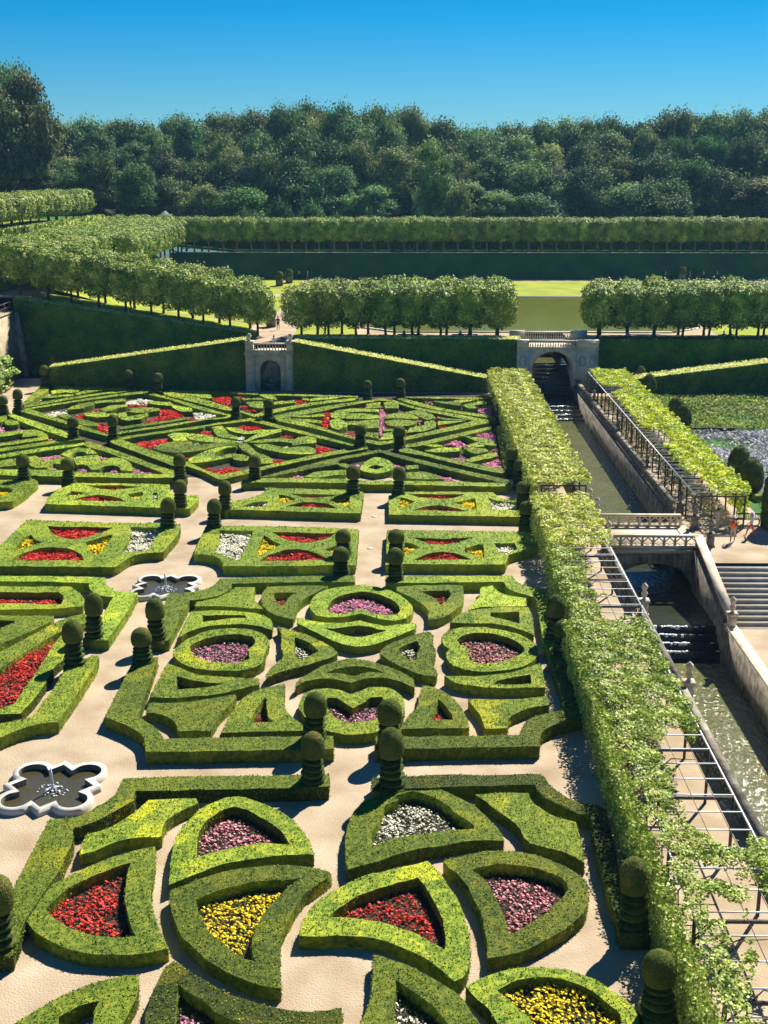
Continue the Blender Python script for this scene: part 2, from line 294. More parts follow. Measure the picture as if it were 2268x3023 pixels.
# ------------------------------------------------------------------ garden plan in metres (x right, y away from the keep)
def pts(s): return [tuple(float(v) for v in t.split(",")) for t in s.split()]
HEDGES=[
('petal shaped box hedge round pink flowers, above the yellow flower petal',0.5,"-8.09,38.44 -8.31,39.77 -8.39,40.65 -8.39,41.76 -8.21,42.72 -7.86,43.68 -7.38,44.25 -6.96,44.68 -6.5,44.79 -5.95,44.53 -5.27,44.07 -4.71,43.57 -4.15,42.93 -3.62,41.92 -3.31,41.09 -3.16,40.48 -3.41,40.51 -3.94,40.46 -4.64,40.31 -5.57,40.11 -6.42,39.75 -7.06,39.29 -7.48,39.01 -7.69,38.8",["-6.53,43.97 -6.87,43.69 -7.22,43.23 -7.53,42.63 -7.62,41.96 -7.55,41.21 -7.43,40.17 -7.01,40.47 -6.43,40.82 -5.78,41.05 -5.12,41.2 -4.53,41.18 -4.07,41.12 -4.34,41.77 -4.76,42.48 -5.43,43.16 -6,43.7"],0),
('box hedge petal with curved arm around bright yellow flowers',0.5,"-7.98,37.77 -7.98,38.07 -7.62,38.35 -7.21,38.71 -6.79,38.97 -6.31,39.27 -5.69,39.53 -4.95,39.67 -4.3,39.74 -3.59,39.69 -3.06,39.57 -2.58,39.37 -2.45,39.16 -2.98,38.4 -3.35,37.83 -3.56,37.13 -3.79,36.22 -3.91,35.56 -3.9,35 -3.84,34.18 -3.75,33.52 -3.64,32.83 -4.05,32.86 -4.39,32.96 -4.9,33.24 -5.44,33.56 -5.95,34.01 -6.4,34.48 -6.83,35.02 -7.13,35.37 -7.48,36.16 -7.77,36.91",["-7.06,37.54 -6.7,37.82 -6.2,38.15 -5.69,38.4 -5.21,38.66 -4.67,38.75 -4.03,38.82 -3.52,38.89 -3.9,38.39 -4.16,37.82 -4.42,37.19 -4.62,36.58 -4.77,35.98 -4.81,35.4 -4.79,34.84 -4.66,34.3 -4.56,34.11 -4.91,34.26 -5.32,34.53 -5.67,34.97 -6.02,35.32 -6.27,35.6 -6.54,36.18 -6.8,36.77"],0),
('petal box hedge round a red flower triangle at the left border',0.5,"-9.08,40.96 -9.57,40.77 -10.09,40.45 -10.75,39.99 -11.21,39.55 -11.58,39.12 -11.93,38.7 -12.14,38.44 -12.39,38.18 -12.62,37.7 -12.76,37.15 -12.62,36.46 -12.38,36.02 -12.02,35.59 -11.58,35.23 -11.1,34.89 -10.52,34.62 -9.89,34.46 -9.25,34.42 -8.62,34.43 -8.1,34.52 -7.7,34.66 -7.49,34.79 -7.72,35.22 -7.94,35.72 -8.2,36.38 -8.44,37.05 -8.64,37.84 -8.75,38.65 -8.84,39.49",["-9.73,39.8 -10.02,39.69 -10.38,39.42 -10.77,39.08 -11.14,38.69 -11.47,38.32 -11.75,37.83 -11.93,37.31 -12.09,37 -11.83,36.62 -11.52,36.29 -11.02,35.89 -10.51,35.61 -9.9,35.4 -9.46,35.32 -9.07,35.31 -8.64,35.41 -8.87,35.78 -9.13,36.51 -9.36,37.2 -9.52,37.82 -9.65,38.63 -9.74,39.39"],0),
('petal box hedge round white flowers, beside the tall near topiary',0.52,"-1.86,39.44 -1.96,40 -2.02,40.71 -2.05,41.63 -2,42.68 -1.8,43.58 -1.47,44.4 -0.96,44.71 -0.64,45.05 -0.33,45.36 0.04,45.71 0.57,45.88 1,45.84 1.42,45.62 1.88,45.2 2.38,44.67 2.87,44.16 3.19,43.55 3.5,42.86 3.76,42.28 3.86,41.62 3.88,41.51 3.36,41.52 2.72,41.47 2.13,41.32 1.55,41.13 0.86,40.93 0.19,40.65 -0.29,40.42 -0.76,40.02 -1.1,39.86 -1.51,39.64",["0.04,45.01 0.46,45.23 0.83,45.13 1.34,44.76 1.79,44.24 2.18,43.53 2.51,43.04 2.77,42.7 2.87,42.36 2.37,42.26 1.87,42.21 1.18,42.05 0.49,41.85 -0.15,41.61 -0.78,41.28 -1.03,41 -1.09,42.02 -0.87,42.7 -0.73,43.59 -0.59,44.11 -0.08,44.53 -0.27,44.79"],0),
('petal box hedge with a bright yellow patch, round red flowers',0.5,"0.99,40.08 0.61,39.9 -0.05,39.63 -0.75,39.28 -0.99,39.26 -1.54,38.92 -2.02,38.42 -2.5,37.93 -2.91,37.37 -3.13,36.75 -3.27,36.23 -3.32,35.46 -2.61,35.51 -2.1,35.55 -1.54,35.52 -0.9,35.43 -0.47,35.26 -0.03,34.98 0.39,34.71 0.8,34.34 1.21,33.92 1.56,33.4 1.71,33.24 1.96,33.41 2.11,33.73 2.19,34.26 2.25,35.02 2.26,35.65 2.19,36.45 2.09,37.06 1.94,37.83 1.69,38.47 1.44,39.21 1.22,39.72",["0.65,38.99 0.19,38.78 -0.27,38.57 -0.73,38.31 -0.96,38.17 -1.45,37.86 -1.71,37.54 -1.92,37.23 -2.26,36.84 -2.41,36.48 -2.15,36.54 -1.71,36.53 -1.23,36.44 -0.7,36.34 -0.22,36.12 0.4,35.77 0.82,35.42 1.19,35.07 1.44,34.85 1.5,35.36 1.46,36.07 1.37,36.74 1.21,37.43 1,38.14 0.78,38.7"],0),
('rounded petal box hedge round pink flowers at the right side path',0.5,"1.54,40.09 2.1,40.4 2.68,40.63 3.36,40.81 4.03,40.81 4.51,40.75 4.97,40.58 5.5,40.19 6.01,39.72 6.37,39.3 6.57,38.72 6.54,38.22 6.38,37.43 6.18,36.89 5.85,36.43 5.45,35.99 4.97,35.55 4.41,35.12 3.87,34.76 3.31,34.52 2.78,34.37 2.84,35.02 2.82,35.66 2.79,36.31 2.7,36.99 2.52,37.68 2.38,38.4 2.22,38.89 2,39.31 1.74,39.64",["2.55,39.57 3.01,39.79 3.49,39.93 4.05,39.89 4.65,39.77 5.23,39.48 5.7,39.11 5.89,38.78 5.86,38.37 5.64,37.89 5.32,37.49 4.95,36.95 4.55,36.49 4.17,36.11 3.71,35.78 3.6,35.74 3.55,36.25 3.45,36.92 3.32,37.62 3.15,38.33 2.95,38.9 2.75,39.32"],0),
('petal box hedge round yellow flowers at the bottom right corner',0.5,"2.04,32.99 2.45,33.35 2.87,33.58 3.46,33.85 4.09,33.97 4.7,33.95 5.26,33.84 5.72,33.59 6.09,33.34 6.67,32.64 7.02,32.07 7.09,31.63 6.91,30.87 5.93,30.24 4.5,30.01 3.26,30.2 2.87,30.61 2.9,31.26 2.71,31.81 2.39,32.35",["2.99,32.79 3.4,33.14 3.91,33.4 4.45,33.51 5.04,33.39 5.5,33.14 5.92,32.77 6.6,31.73 6.4,30.97 5.3,30.75 3.89,30.83 3.98,31.27 3.78,31.65 3.51,32.06 3.19,32.48"],0),
('petal box hedge round white flowers at the bottom edge',0.5,"-0.85,34.54 -0.57,34.43 -0.24,34.26 0.18,34.03 0.59,33.71 0.99,33.39 1.38,33.02 1.69,32.71 1.95,32.28 2.12,31.8 2.29,31.39 2.4,31.17 2.45,30.77 0.92,30.36 -0.96,30.33 -1.15,31.2 -1.04,31.64 -0.94,32.12 -0.87,32.67 -0.85,33.3 -0.84,33.95",["-0.15,33.31 0.18,33 0.49,32.63 0.77,32.32 1.04,31.97 1.26,31.55 1.44,31.24 1.54,30.92 -0.02,30.9 -0.1,31.21 -0.18,31.59 -0.2,32.07 -0.12,32.68"],0),
('long curved box hedge petal at the bottom, below the yellow flower petal',0.5,"-7.17,34.13 -7.37,33.79 -7.48,33.27 -7.54,32.7 -7.54,32.08 -7.55,31.54 -7.5,31.11 -7.34,30.24 -5.77,29.72 -3.78,30.29 -1.68,30.71 -1.72,31.57 -1.75,31.94 -2.14,31.83 -2.65,31.73 -3.16,31.75 -3.63,31.84 -4.12,32.01 -4.58,32.22 -5.09,32.48 -5.66,32.85 -6.12,33.22 -6.58,33.54 -6.85,33.86",["-6.83,32.93 -6.47,32.59 -6.11,32.28 -5.75,32.02 -5.49,31.66 -5.06,31.4 -4.65,31.18 -4.43,30.95 -4.58,30.67 -6.51,30.64 -6.61,31.12 -6.7,31.73 -6.76,32.27"],0),
('petal box hedge cut by the bottom left corner of the view',0.5,"-8.16,33.39 -8.57,33.38 -8.98,33.21 -9.39,33.05 -9.87,32.69 -10.27,32.41 -10.57,32.04 -10.86,31.67 -11.09,31.37 -11.31,31.05 -11.44,30.73 -11.5,30.17 -8.01,30.12 -8.09,30.61 -8.13,31.1 -8.13,31.36 -8.06,31.77 -7.99,32.2 -8.04,32.69",["-9.09,32.12 -9.38,32.02 -9.66,31.87 -9.91,31.63 -10.12,31.39 -10.05,30.98 -9.64,30.59 -8.96,30.6 -9.03,31.08 -9.1,31.64"],0),
('solid flared box hedge block beside the corner border by the basin',0.5,"-9.99,44.37 -9.19,44.52 -8.15,44.57 -8,44.19 -8.39,43.82 -8.77,43.31 -9.03,42.81 -9.07,42.32 -8.97,41.67 -9.13,41.63 -9.64,41.6 -10.3,41.45 -10.8,41.07 -11.28,40.61 -11.74,40.33 -11.83,40.96 -11.85,41.75 -11.41,42 -11,42.39 -10.63,42.98 -10.29,43.54 -10.13,44",[],0),
("solid flared box hedge block in the petal square's far right corner",0.5,"3,45.03 3.61,45.15 4.4,45.25 5.15,45.17 5.16,44.75 5.3,44.33 5.61,43.82 6.06,43.33 6.48,43.08 6.74,42.94 6.76,42.17 6.73,41.24 6.7,40.51 6.67,40.03 6.38,40.42 5.95,40.82 5.41,41.08 4.85,41.35 4.65,41.76 4.56,42.33 4.4,42.81 4.09,43.3 3.77,43.8 3.4,44.41",[],0),
('corner border hedge curving round the large basin, left of centre path',0.6,"-2.94,46.52 -2.88,45.41 -4.82,45.25 -8.06,45.1 -9.27,45.01 -10.63,44.95 -10.53,44.18 -11.04,43.5 -11.44,42.79 -11.8,42.4 -12.4,42 -12.18,41.07 -12.15,40.07 -12.16,38.87 -12.32,37.79 -12.46,36.09 -12.4,35.01 -12.36,34.18 -13.39,34.13 -13.44,37.94 -13.48,42.67 -12.9,42.77 -12.42,42.88 -12.04,43.39 -11.67,44.01 -11.4,44.64 -11.36,45.4 -11.35,45.97 -10.54,46.09 -8.41,46.22 -7.6,46.28 -5.45,46.32 -3.96,46.45",[],1),
('corner border hedge of the petal square beside the pergola shadow',0.6,"0.09,46.34 1.81,46.5 3.96,46.51 5.7,46.67 5.89,46.43 6.03,45.76 6.28,45.22 6.67,44.59 7.14,44.23 7.69,44.17 8.04,43.75 7.97,43.04 7.92,41.25 7.79,39.27 7.57,37.44 8.29,36.74 8.15,35.97 7.18,35.96 7.24,36.58 7.18,37.73 7.21,39.26 7.21,40.73 7.34,43.21 6.87,43.41 6.42,43.86 5.97,44.37 5.62,44.89 5.45,45.32 5.44,45.7 3.9,45.62 2.31,45.49 1.36,45.43 -1.15,45.16 -1.18,46.21 0.13,46.23",[],1),
('border hedge along the near left side of the hearts square',0.6,"-13.53,58.41 -13.44,51.8 -12.51,51.12 -11.69,50.39 -11.21,49.59 -10.89,48.36 -8.77,48.46 -5.64,48.62 -2.89,48.75 -2.96,50.03 -6.84,49.85 -10.34,49.65 -10.87,50.65 -11.44,51.32 -11.97,51.9 -12.16,54.95 -12.39,58.91",[],1),
('border hedge wrapping the small basin at the hearts square',0.6,"-13.11,61.15 -13.59,68.66 -12.46,68.76 -11.67,69.2 -11.2,70 -10.95,71.26 -8.02,71.63 -4.17,71.92 -2.85,71.93 -2.81,70.84 -6.45,70.69 -9.37,70.47 -10.1,70.28 -10.16,69.27 -10.65,68.19 -11.43,67.68 -12.17,67.42 -12.16,66.12 -12.24,63.42 -12.26,61.2",[],1),
('border hedge at the far right corner of the hearts square',0.6,"-0.92,71.87 3.55,72.03 6.71,72.07 7.01,70.8 7.67,70.01 8.63,69.55 8.44,66.02 8.72,60.21 7.46,60.19 7.53,62.62 7.78,67.63 7.5,68.37 6.85,68.96 6.34,69.73 6.12,70.97 2.76,70.78 -0.91,70.6",[],1),
('border hedge at the near right corner of the hearts square',0.6,"-1.09,49.93 0.22,50 2.59,50.11 5.24,50.24 5.52,51.31 5.89,51.95 6.61,52.48 7.5,52.89 7.61,54.67 7.59,57.01 7.54,59.2 8.39,59.54 8.36,56.42 8.27,53.57 8.33,52.12 7.75,51.8 7.04,51.41 6.46,50.9 6.13,50.21 5.97,49.14 3.6,49.03 0.22,48.82 -1.1,48.68",[],1),
('left heart shaped box hedge filled with pink flowers',0.5,"-11.73,59.67 -11.67,60.55 -11.37,61.58 -10.74,62.58 -9.96,63.13 -9.11,63.28 -8.22,63.09 -7.49,62.56 -7.03,61.71 -6.96,60.84 -7.03,60.05 -7.02,59.44 -6.91,58.68 -7.27,58 -7.91,57.58 -8.68,57.43 -9.61,57.53 -10.59,57.95 -11.29,58.71",["-11.09,60.62 -10.77,61.26 -10.15,61.92 -9.35,62.33 -8.63,62.44 -7.98,62.12 -7.69,61.47 -7.76,60.67 -7.94,60.19 -7.8,59.58 -7.73,58.97 -8.03,58.58 -8.59,58.42 -9.42,58.56 -10.17,58.93 -10.76,59.69"],2),
('far heart shaped box hedge filled with pink flowers',0.5,"-5.18,66.55 -5.17,67.88 -4.85,69.07 -4.09,69.88 -3.16,70.35 -2.35,70.53 -1.39,70.13 -0.44,69.33 0.23,68.15 0.59,67.01 0.61,65.9 0.29,64.99 -0.4,64.55 -1.16,64.79 -1.81,65.32 -2.26,65.67 -2.7,65.41 -3.32,65.11 -4.08,64.99 -4.74,65.38",["-4.17,66.57 -4.04,67.71 -3.62,68.49 -2.98,69.09 -2.32,69.38 -1.64,69.11 -0.83,68.33 -0.29,67.38 -0.03,66.25 -0.28,65.52 -0.92,65.44 -1.56,65.68 -1.96,66.15 -2.29,66.48 -2.6,66.14 -3.09,65.66 -3.6,65.54 -4.06,65.83"],2),
('right heart shaped box hedge with paler pink flowers',0.5,"2.16,61.94 2.3,62.6 2.75,63.28 3.51,63.63 4.37,63.65 5.22,63.32 6.04,62.82 6.69,62.01 7.03,61.2 7.07,60.41 6.92,59.49 6.48,58.58 5.74,57.99 4.8,57.6 4,57.53 3.23,57.8 2.57,58.38 2.34,59.12 2.33,59.88 2.5,60.44 2.25,60.97",["2.96,61.79 3.32,62.38 3.96,62.79 4.69,62.8 5.39,62.41 6.06,61.67 6.41,60.88 6.42,60.4 6.13,59.78 5.49,59.16 4.65,58.64 3.95,58.55 3.51,58.93 3.44,59.74 3.53,60.46 3.35,60.89 3.09,61.14"],2),
('near heart shaped box hedge between the two topiaries',0.5,"-4.75,53.63 -4.56,54.71 -4.16,55.2 -3.52,55.42 -2.85,55.14 -2.39,54.69 -1.97,54.96 -1.55,55.5 -0.89,55.65 -0.34,55.25 0.05,54.47 0.15,53.45 0.05,52.21 -0.41,51.25 -1.01,50.67 -1.62,50.43 -2.17,50.38 -2.83,50.53 -3.46,50.93 -4.13,51.67 -4.56,52.63",["-3.58,53.64 -3.45,54.29 -3.02,54.29 -2.56,53.66 -2.23,53.16 -1.82,53.67 -1.41,54.32 -0.93,54.45 -0.65,53.69 -0.84,52.56 -1.25,51.9 -2.26,51.51 -3.02,52.17"],2),
('mask shaped box hedge just below the far heart',0.5,"-5.78,64.97 -5.06,64.55 -4.16,64.22 -3.4,64.12 -2.78,64.31 -2.23,64.56 -1.65,64.15 -0.9,63.74 -0.15,63.93 0.8,64.22 0.72,63.25 -0.14,62.33 -0.98,61.41 -1.69,60.91 -2.4,60.75 -3.13,61.12 -4.02,62.01 -4.82,63 -5.64,64.02",["-4.13,63.35 -3.37,63.43 -2.76,63.65 -2.26,63.79 -1.76,63.66 -1.26,63.32 -0.76,63.13 -1.49,62.45 -2.09,62.11 -2.57,62.1 -3.2,62.52"],2),
('mask shaped box hedge just above the near heart',0.5,"-5.08,55.45 -5.02,56.27 -4.43,57.4 -3.8,58.28 -3.14,58.89 -2.52,59.14 -1.87,58.91 -1.17,58.47 -0.47,57.9 0.21,57.19 0.6,56.49 0.63,55.48 -0.01,56.21 -0.68,56.61 -1.36,56.74 -1.91,56.46 -2.45,56.03 -3.13,56.44 -3.93,56.62 -4.67,56.17",["-3.76,57.19 -3.2,57.77 -2.53,58.13 -1.84,58.02 -1.27,57.74 -0.75,57.23 -1.26,57.31 -1.6,57.39 -1.93,57.24 -2.26,56.87 -2.6,57 -3.06,57.2"],2),
('pointed box hedge right of the left heart, white flowers inside',0.5,"-6.73,63.59 -5.87,62.99 -5.08,62.39 -4.3,61.52 -3.65,60.66 -3.29,59.95 -3.46,59.34 -4.23,58.63 -4.88,58.12 -5.43,57.82 -6.06,57.24 -6.59,56.61 -6.63,57.09 -6.47,57.95 -6.27,58.54 -6.03,59.45 -6.24,60.37 -6.29,61.33 -6.44,62.47",["-5.67,62.05 -4.89,61.35 -4.26,60.09 -4.63,59.47 -5,58.92 -5.33,59.1 -5.53,60.07"],2),
('pointed box hedge left of the right heart, white flowers inside',0.5,"-1.05,60.29 -0.62,61.09 0.1,61.91 0.83,62.58 1.57,62.93 1.71,62.43 1.6,61.44 1.76,60.65 1.73,59.56 1.54,58.66 1.79,57.35 1.69,56.87 0.89,57.2 0.21,57.91 -0.48,58.78 -1.01,59.68",["-0.14,60.46 0.34,61.1 0.82,61.59 0.99,60.8 0.86,59.86 0.79,58.95 0.45,58.94 0.04,59.69"],2),
('solid flared box hedge beside the small basin',0.5,"-11.75,66.75 -11.82,67.98 -10.83,68.31 -10.13,68.99 -9.86,70 -8.71,70.02 -8.54,68.03 -7.86,66.32 -9.29,66.6 -10.6,66.73",[],2),
('crescent box hedge above the left heart',0.5,"-11.83,65.9 -10.5,66.03 -9.2,65.9 -8.15,65.69 -7.43,64.98 -7.04,63.93 -6.98,63.04 -7.66,63.57 -8.69,63.9 -9.81,63.82 -10.74,63.43 -11.5,62.73 -11.81,61.83 -11.86,63.75",["-11.1,65.29 -9.76,65.31 -8.73,65.25 -8.56,64.86 -9.68,64.73 -10.51,64.37 -10.91,64.15"],2),
('crescent box hedge below the left heart',0.5,"-11.8,58.31 -11.01,57.74 -10.21,57.03 -9.27,56.77 -8.35,56.61 -6.99,56.52 -6.89,55.83 -7.82,55.14 -8.84,54.6 -9.88,54.32 -10.94,54.18 -11.87,54.24 -11.86,56.17",["-11.04,56.74 -10.32,56.33 -9.27,55.99 -8.57,55.81 -9.2,55.53 -10.03,55.24 -10.77,55.05"],2),
('solid flared box hedge at the near left corner inside the hearts square',0.5,"-11.78,53.52 -10.31,53.67 -8.98,54.08 -7.87,54.67 -7.78,54.22 -8.09,53.07 -8.37,52.09 -8.42,51.37 -8.49,50.63 -9.18,50.66 -9.94,50.61 -10.12,51.35 -10.53,51.94 -11.14,52.41 -11.74,52.53",[],2),
('leaf shaped box hedge with red flowers, left of the far heart',0.5,"-8.1,68.23 -8.14,69.22 -7.96,70.03 -7.03,70.25 -5.68,70.4 -4.38,70.25 -4.93,69.27 -5.41,68.46 -5.74,67.68 -5.92,66.92 -5.96,65.62 -6.02,64.72 -6.68,65.06 -7.39,65.78 -7.89,66.89",["-7.48,69.03 -6.4,69.16 -6.05,69.01 -6.47,68.45 -6.68,67.09 -6.85,66.9 -7.25,67.66"],2),
('leaf shaped box hedge with red flowers, right of the far heart',0.5,"-0.28,70.23 1.05,70.49 2.41,70.6 3.66,70.53 3.61,68.6 3.41,67.05 2.65,65.56 2.05,64.84 1.48,64.72 1.51,66.28 1.14,67.4 0.5,68.55 -0.24,69.54",["1.1,69.43 2.79,69.7 2.9,68.98 2.59,67.8 2.24,67.11 1.95,68.18 1.56,68.76"],2),
('leaf shaped box hedge with red flowers, left of the near heart',0.5,"-5.65,55.85 -5.56,54.91 -5.52,53.87 -5.29,52.82 -4.82,51.9 -4.41,51.31 -4.36,50.73 -5.73,50.67 -6.74,50.58 -7.94,50.5 -7.85,52.1 -7.55,53.84 -7.03,54.89 -6.43,55.43",["-6.36,54.24 -6.18,52.85 -6.03,52.12 -5.73,51.65 -6.23,51.57 -6.79,51.51 -6.77,52.6 -6.61,53.6"],2),
('leaf shaped box hedge with red flowers, right of the near heart',0.5,"1.04,55.81 1.64,55.55 2.27,54.76 2.66,53.74 2.92,52.62 3.06,51.66 3.04,51.14 1.93,51.1 -0,50.98 0.31,52.22 0.73,53.2 0.85,54.22",["1.76,54.23 2.11,53.35 2.34,52.49 2.37,51.96 1.39,51.94 1.51,52.72 1.69,53.59"],2),
("solid flared box hedge in the hearts square's far right corner",0.5,"4.7,70.22 5.47,70.56 5.68,69.62 6.15,68.83 6.79,68.56 7.23,68.34 7.15,67.03 5.87,66.9 4.57,66.88 3.79,66.31 4.08,67.44 4.53,68.41",[],2),
('crescent box hedge above the right heart',0.5,"2.69,64.32 3.22,65.57 4.15,66.32 5.47,66.78 7.22,66.81 7.25,65.81 7.2,64.03 7.11,62.57 6.45,63.34 5.75,63.84 5.03,64.18 4.03,64.23",["5.03,65.96 6.63,66.06 6.58,65.08 6.47,64.2 5.83,64.78 4.98,65.31"],2),
('crescent box hedge below the right heart',0.5,"2.15,56.93 3.63,56.96 4.54,57.11 5.35,57.41 6.19,57.99 7.05,58.59 7.06,57.57 6.94,55.68 5.75,55.56 4.43,55.59 3.24,55.84 2.65,56.11",["4.71,56.41 5.64,56.84 6.41,57.28 6.4,56.58 6.32,56 5.23,55.93 4.46,56.03"],2),
("solid flared box hedge in the hearts square's near right corner",0.5,"3.18,54.25 4.55,54.15 5.85,54.35 6.95,54.57 6.9,53.59 6.19,53.41 5.51,52.9 4.92,52.16 4.76,51.14 3.76,51.04 3.61,52.75 3.34,53.49",[],2),
('border hedge left of the broad path, beside the large basin',0.6,"-16.45,57.89 -15.75,59.12 -15.42,58.87 -15.31,57.29 -15.39,53.78 -15.47,51.26 -16.15,51.12 -16.96,50.48 -17.56,49.62 -18.4,48.9 -18.92,50.45 -18.01,51.04 -17.44,51.35 -16.79,51.72 -16.66,54.17 -16.65,57.27",[],1),
('border hedge left of the broad path, beside the small basin',0.6,"-16.47,61.21 -16.55,64.11 -16.69,67.89 -17.5,68.18 -18.25,69.02 -18.71,70.33 -21.16,70.57 -25.6,70.59 -25.93,71.6 -21.43,71.57 -17.95,71.39 -17.57,70.04 -16.64,68.83 -15.44,68.72 -15.39,65.67 -15.48,61.22",[],1),
('long pointed box hedge round a narrow red bed at the left edge',0.5,"-25.38,69.9 -19.69,69.99 -18.87,68.78 -18.32,67.73 -18.19,66.62 -19.69,66.2 -22.7,66.03 -24.09,66.01",["-25.05,68.9 -20.15,68.97 -19.61,68.13 -19.45,66.89 -23.02,67.04 -24.42,67.02"],3),
('wedge box hedge at the left edge with a small red bed',0.5,"-23.76,65.04 -22.4,65.06 -19.36,64.98 -19.18,64.33 -20.13,62.47 -21.04,60.7 -21.82,59.18",["-23.48,64.2 -21.35,64.3 -21.23,63.93 -21.75,62.99 -22.55,61.37"],3),
('long diagonal box hedge above the big red bed',0.5,"-17.64,65.52 -18.61,64.72 -19.61,62.48 -20.72,59.69 -21.45,58.06 -20.84,56.22 -20.07,57.61 -19.3,60.05 -18.59,62.13 -17.33,63.98",[],3),
('stepped diagonal box hedge below the big red bed',0.5,"-18.18,62.32 -17.75,61.44 -17.23,59.08 -17.35,57.8 -17.3,56.27 -17.31,53.97 -17.46,52.34 -19.5,52.18 -19.72,52.84 -18.57,52.81 -18.07,53.41 -18.1,55.09 -18.12,58.11 -18.21,60.74",[],3),
('hedge block left of the small basin, red, yellow and white beds',0.6,"-26.36,83.84 -20.16,83.2 -16.85,83.16 -15.37,82.86 -15.13,80.51 -15.43,76.5 -16.4,76.32 -17.03,75.79 -17.39,75.04 -17.81,73.39 -21.95,73.46 -25.64,73.5 -26.31,74.31 -26.36,77.76",["-24.48,82.25 -22.53,82.16 -19.91,82.08 -20.23,81.02 -20.89,80.05 -21.67,79.21 -22.47,79.35 -23.52,80.39","-18.7,82.21 -16.64,82.05 -16.45,80.49 -16.43,78.63 -16.33,77.01 -17.98,76.29 -18.11,76.64 -18.2,79.34","-25.07,80.37 -24.47,79.25 -23.67,78.52 -24.21,77.79 -25.13,76.54 -25.29,79.23","-19.55,80.45 -20.96,78.56 -20.02,76.44 -19.54,75.75 -19.34,77.15 -19.4,79.32","-24.75,74.6 -24.45,76.02 -23.53,77.26 -22.64,77.52 -21.57,77.11 -20.52,75.91 -20.07,74.73"],4),
('hedge block between the small basin and the centre path',0.6,"-12.53,82.5 -11.38,82.52 -6.85,82.39 -2.94,81.93 -2.88,74 -4.15,73.98 -7.19,73.77 -10.22,73.73 -11.11,73.71 -11.28,74.53 -11.76,75.53 -12.46,76.03 -13.36,76.12 -13.52,82.29",["-12.45,81.52 -10.14,81.36 -10.07,79.83 -10.22,76.58 -10.21,74.81 -10.55,75.04 -12.11,76.55 -12.16,79.06","-9.28,80.41 -8.55,79.11 -7.92,78.21 -8.54,76.95 -9.23,75.56 -9.35,76.59","-8.81,81.18 -6.51,80.95 -4.4,80.86 -5.1,79.53 -6.12,78.6 -7.35,79.13 -8.2,80.05","-9.03,74.73 -8.45,76.09 -7.6,77.04 -6.67,77.33 -5.66,76.65 -4.46,75.03","-3.48,80.12 -3.34,76.68 -4.16,76.15 -4.96,77.18 -4.37,78.08 -4,79.36"],4),
('hedge block right of the centre path, next to the pergola',0.6,"-0.98,81.69 3.26,81.63 7.25,81.42 9.89,81.26 9.29,79.08 9.14,77.72 7.72,77.02 6.86,76.12 6.48,74.26 0.04,74.27 -0.99,74.02",["0.19,78.87 0.78,78.52 1.2,77.8 0.56,76.74 0.13,75.7","0.68,79.99 2.64,79.72 4.84,80.05 3.7,78.92 2.71,78.36 1.86,78.53","0.75,75.1 1.71,76.41 2.67,76.94 3.6,76.44 4.48,75.26","4.18,77.67 5.08,78.51 5.42,78.4 5.26,75.44 4.92,75.77 4.04,76.96","6.12,78.78 7.47,78.8 7.57,77.54 6.84,76.31 6.25,76.82"],4),
('end of a hedge block cut by the left edge, yellow bed inside',0.6,"-33.03,94.96 -30.48,95.1 -29.11,95.28 -28.63,94.61 -28.64,91.02 -28.92,88.67 -30.86,88.28",["-31.86,92.94 -30.27,92.71 -29.72,91.73 -30.03,90.29 -30.94,90.04"],4),
('upper left hedge block with crossed bands and yellow beds',0.6,"-26.42,92.03 -25.59,94.19 -21.21,94.1 -18.11,93.84 -17.67,91.67 -16.99,90.48 -15.33,90.5 -15.18,89.33 -15.42,86.94 -17.59,87.13 -22.24,87.64 -26.25,88.03 -26.45,89.4",["-25.23,91.8 -24.67,91.56 -24.11,91.33 -24.37,90.37 -25.27,90.03 -25.35,90.83","-24.53,93.55 -22.37,93.58 -20.26,93.21 -21.12,92.5 -22.06,92.19 -23.41,92.56","-24.54,89.1 -23.84,90.24 -22.97,90.72 -21.61,90.17 -20.33,88.8 -22.05,88.87","-20.78,90.9 -19.81,91.63 -19.54,90.92 -19.63,89.5 -20.33,89.96","-18.96,91.41 -18.58,91.41 -18.12,89.29 -18.34,88.83"],4),
('upper middle hedge block left of the centre path',0.6,"-10.57,93 -7.65,92.69 -4.36,92.35 -2.97,91.88 -2.91,90.68 -2.94,85.87 -7.15,86.23 -11.91,86.69 -12.8,86.45 -12.98,87.55 -12.52,88.37 -12.62,89.14 -11.81,89.48 -10.96,90.57 -10.38,92.02",["-11.57,87.8 -10.96,88.71 -9.91,89.04 -9.91,87.37 -11.28,87.35","-9.29,90.83 -8.73,90.74 -7.9,89.67 -8.55,88.74 -9.03,88.42","-8.53,91.32 -6.53,91.11 -4.8,90.99 -5.5,90.32 -6.58,90.02 -7.46,90.29","-8.57,87.71 -7.57,88.62 -6.51,88.91 -5.39,88.34 -4.6,87.14","-5.45,89.48 -4.78,90.66 -3.92,90.67 -3.79,87.46 -4.67,88.35"],4),
('upper right hedge block right of the centre path',0.6,"-0.97,90.71 0.39,91.83 3.63,91.98 6.97,91.79 7.25,90.5 7.91,89.53 10.03,89.02 9.74,85.08 7.55,85.17 3.39,85.36 -0.89,85.55",["-0.11,90.25 0.26,90.03 0.99,89.11 0.5,88.2 -0.1,87.3","0.51,91.21 2.36,91.24 4.84,91.27 4.06,90.31 2.82,89.83 1.49,90.28","0.73,86.78 1.69,87.68 2.77,88.23 3.94,87.36 4.84,86.41","3.88,88.93 5.51,90.1 5.45,86.94 4.66,87.59","6.5,90.35 7.17,89.43 8.81,88.77 8.62,86.77 6.52,86.96"],4),
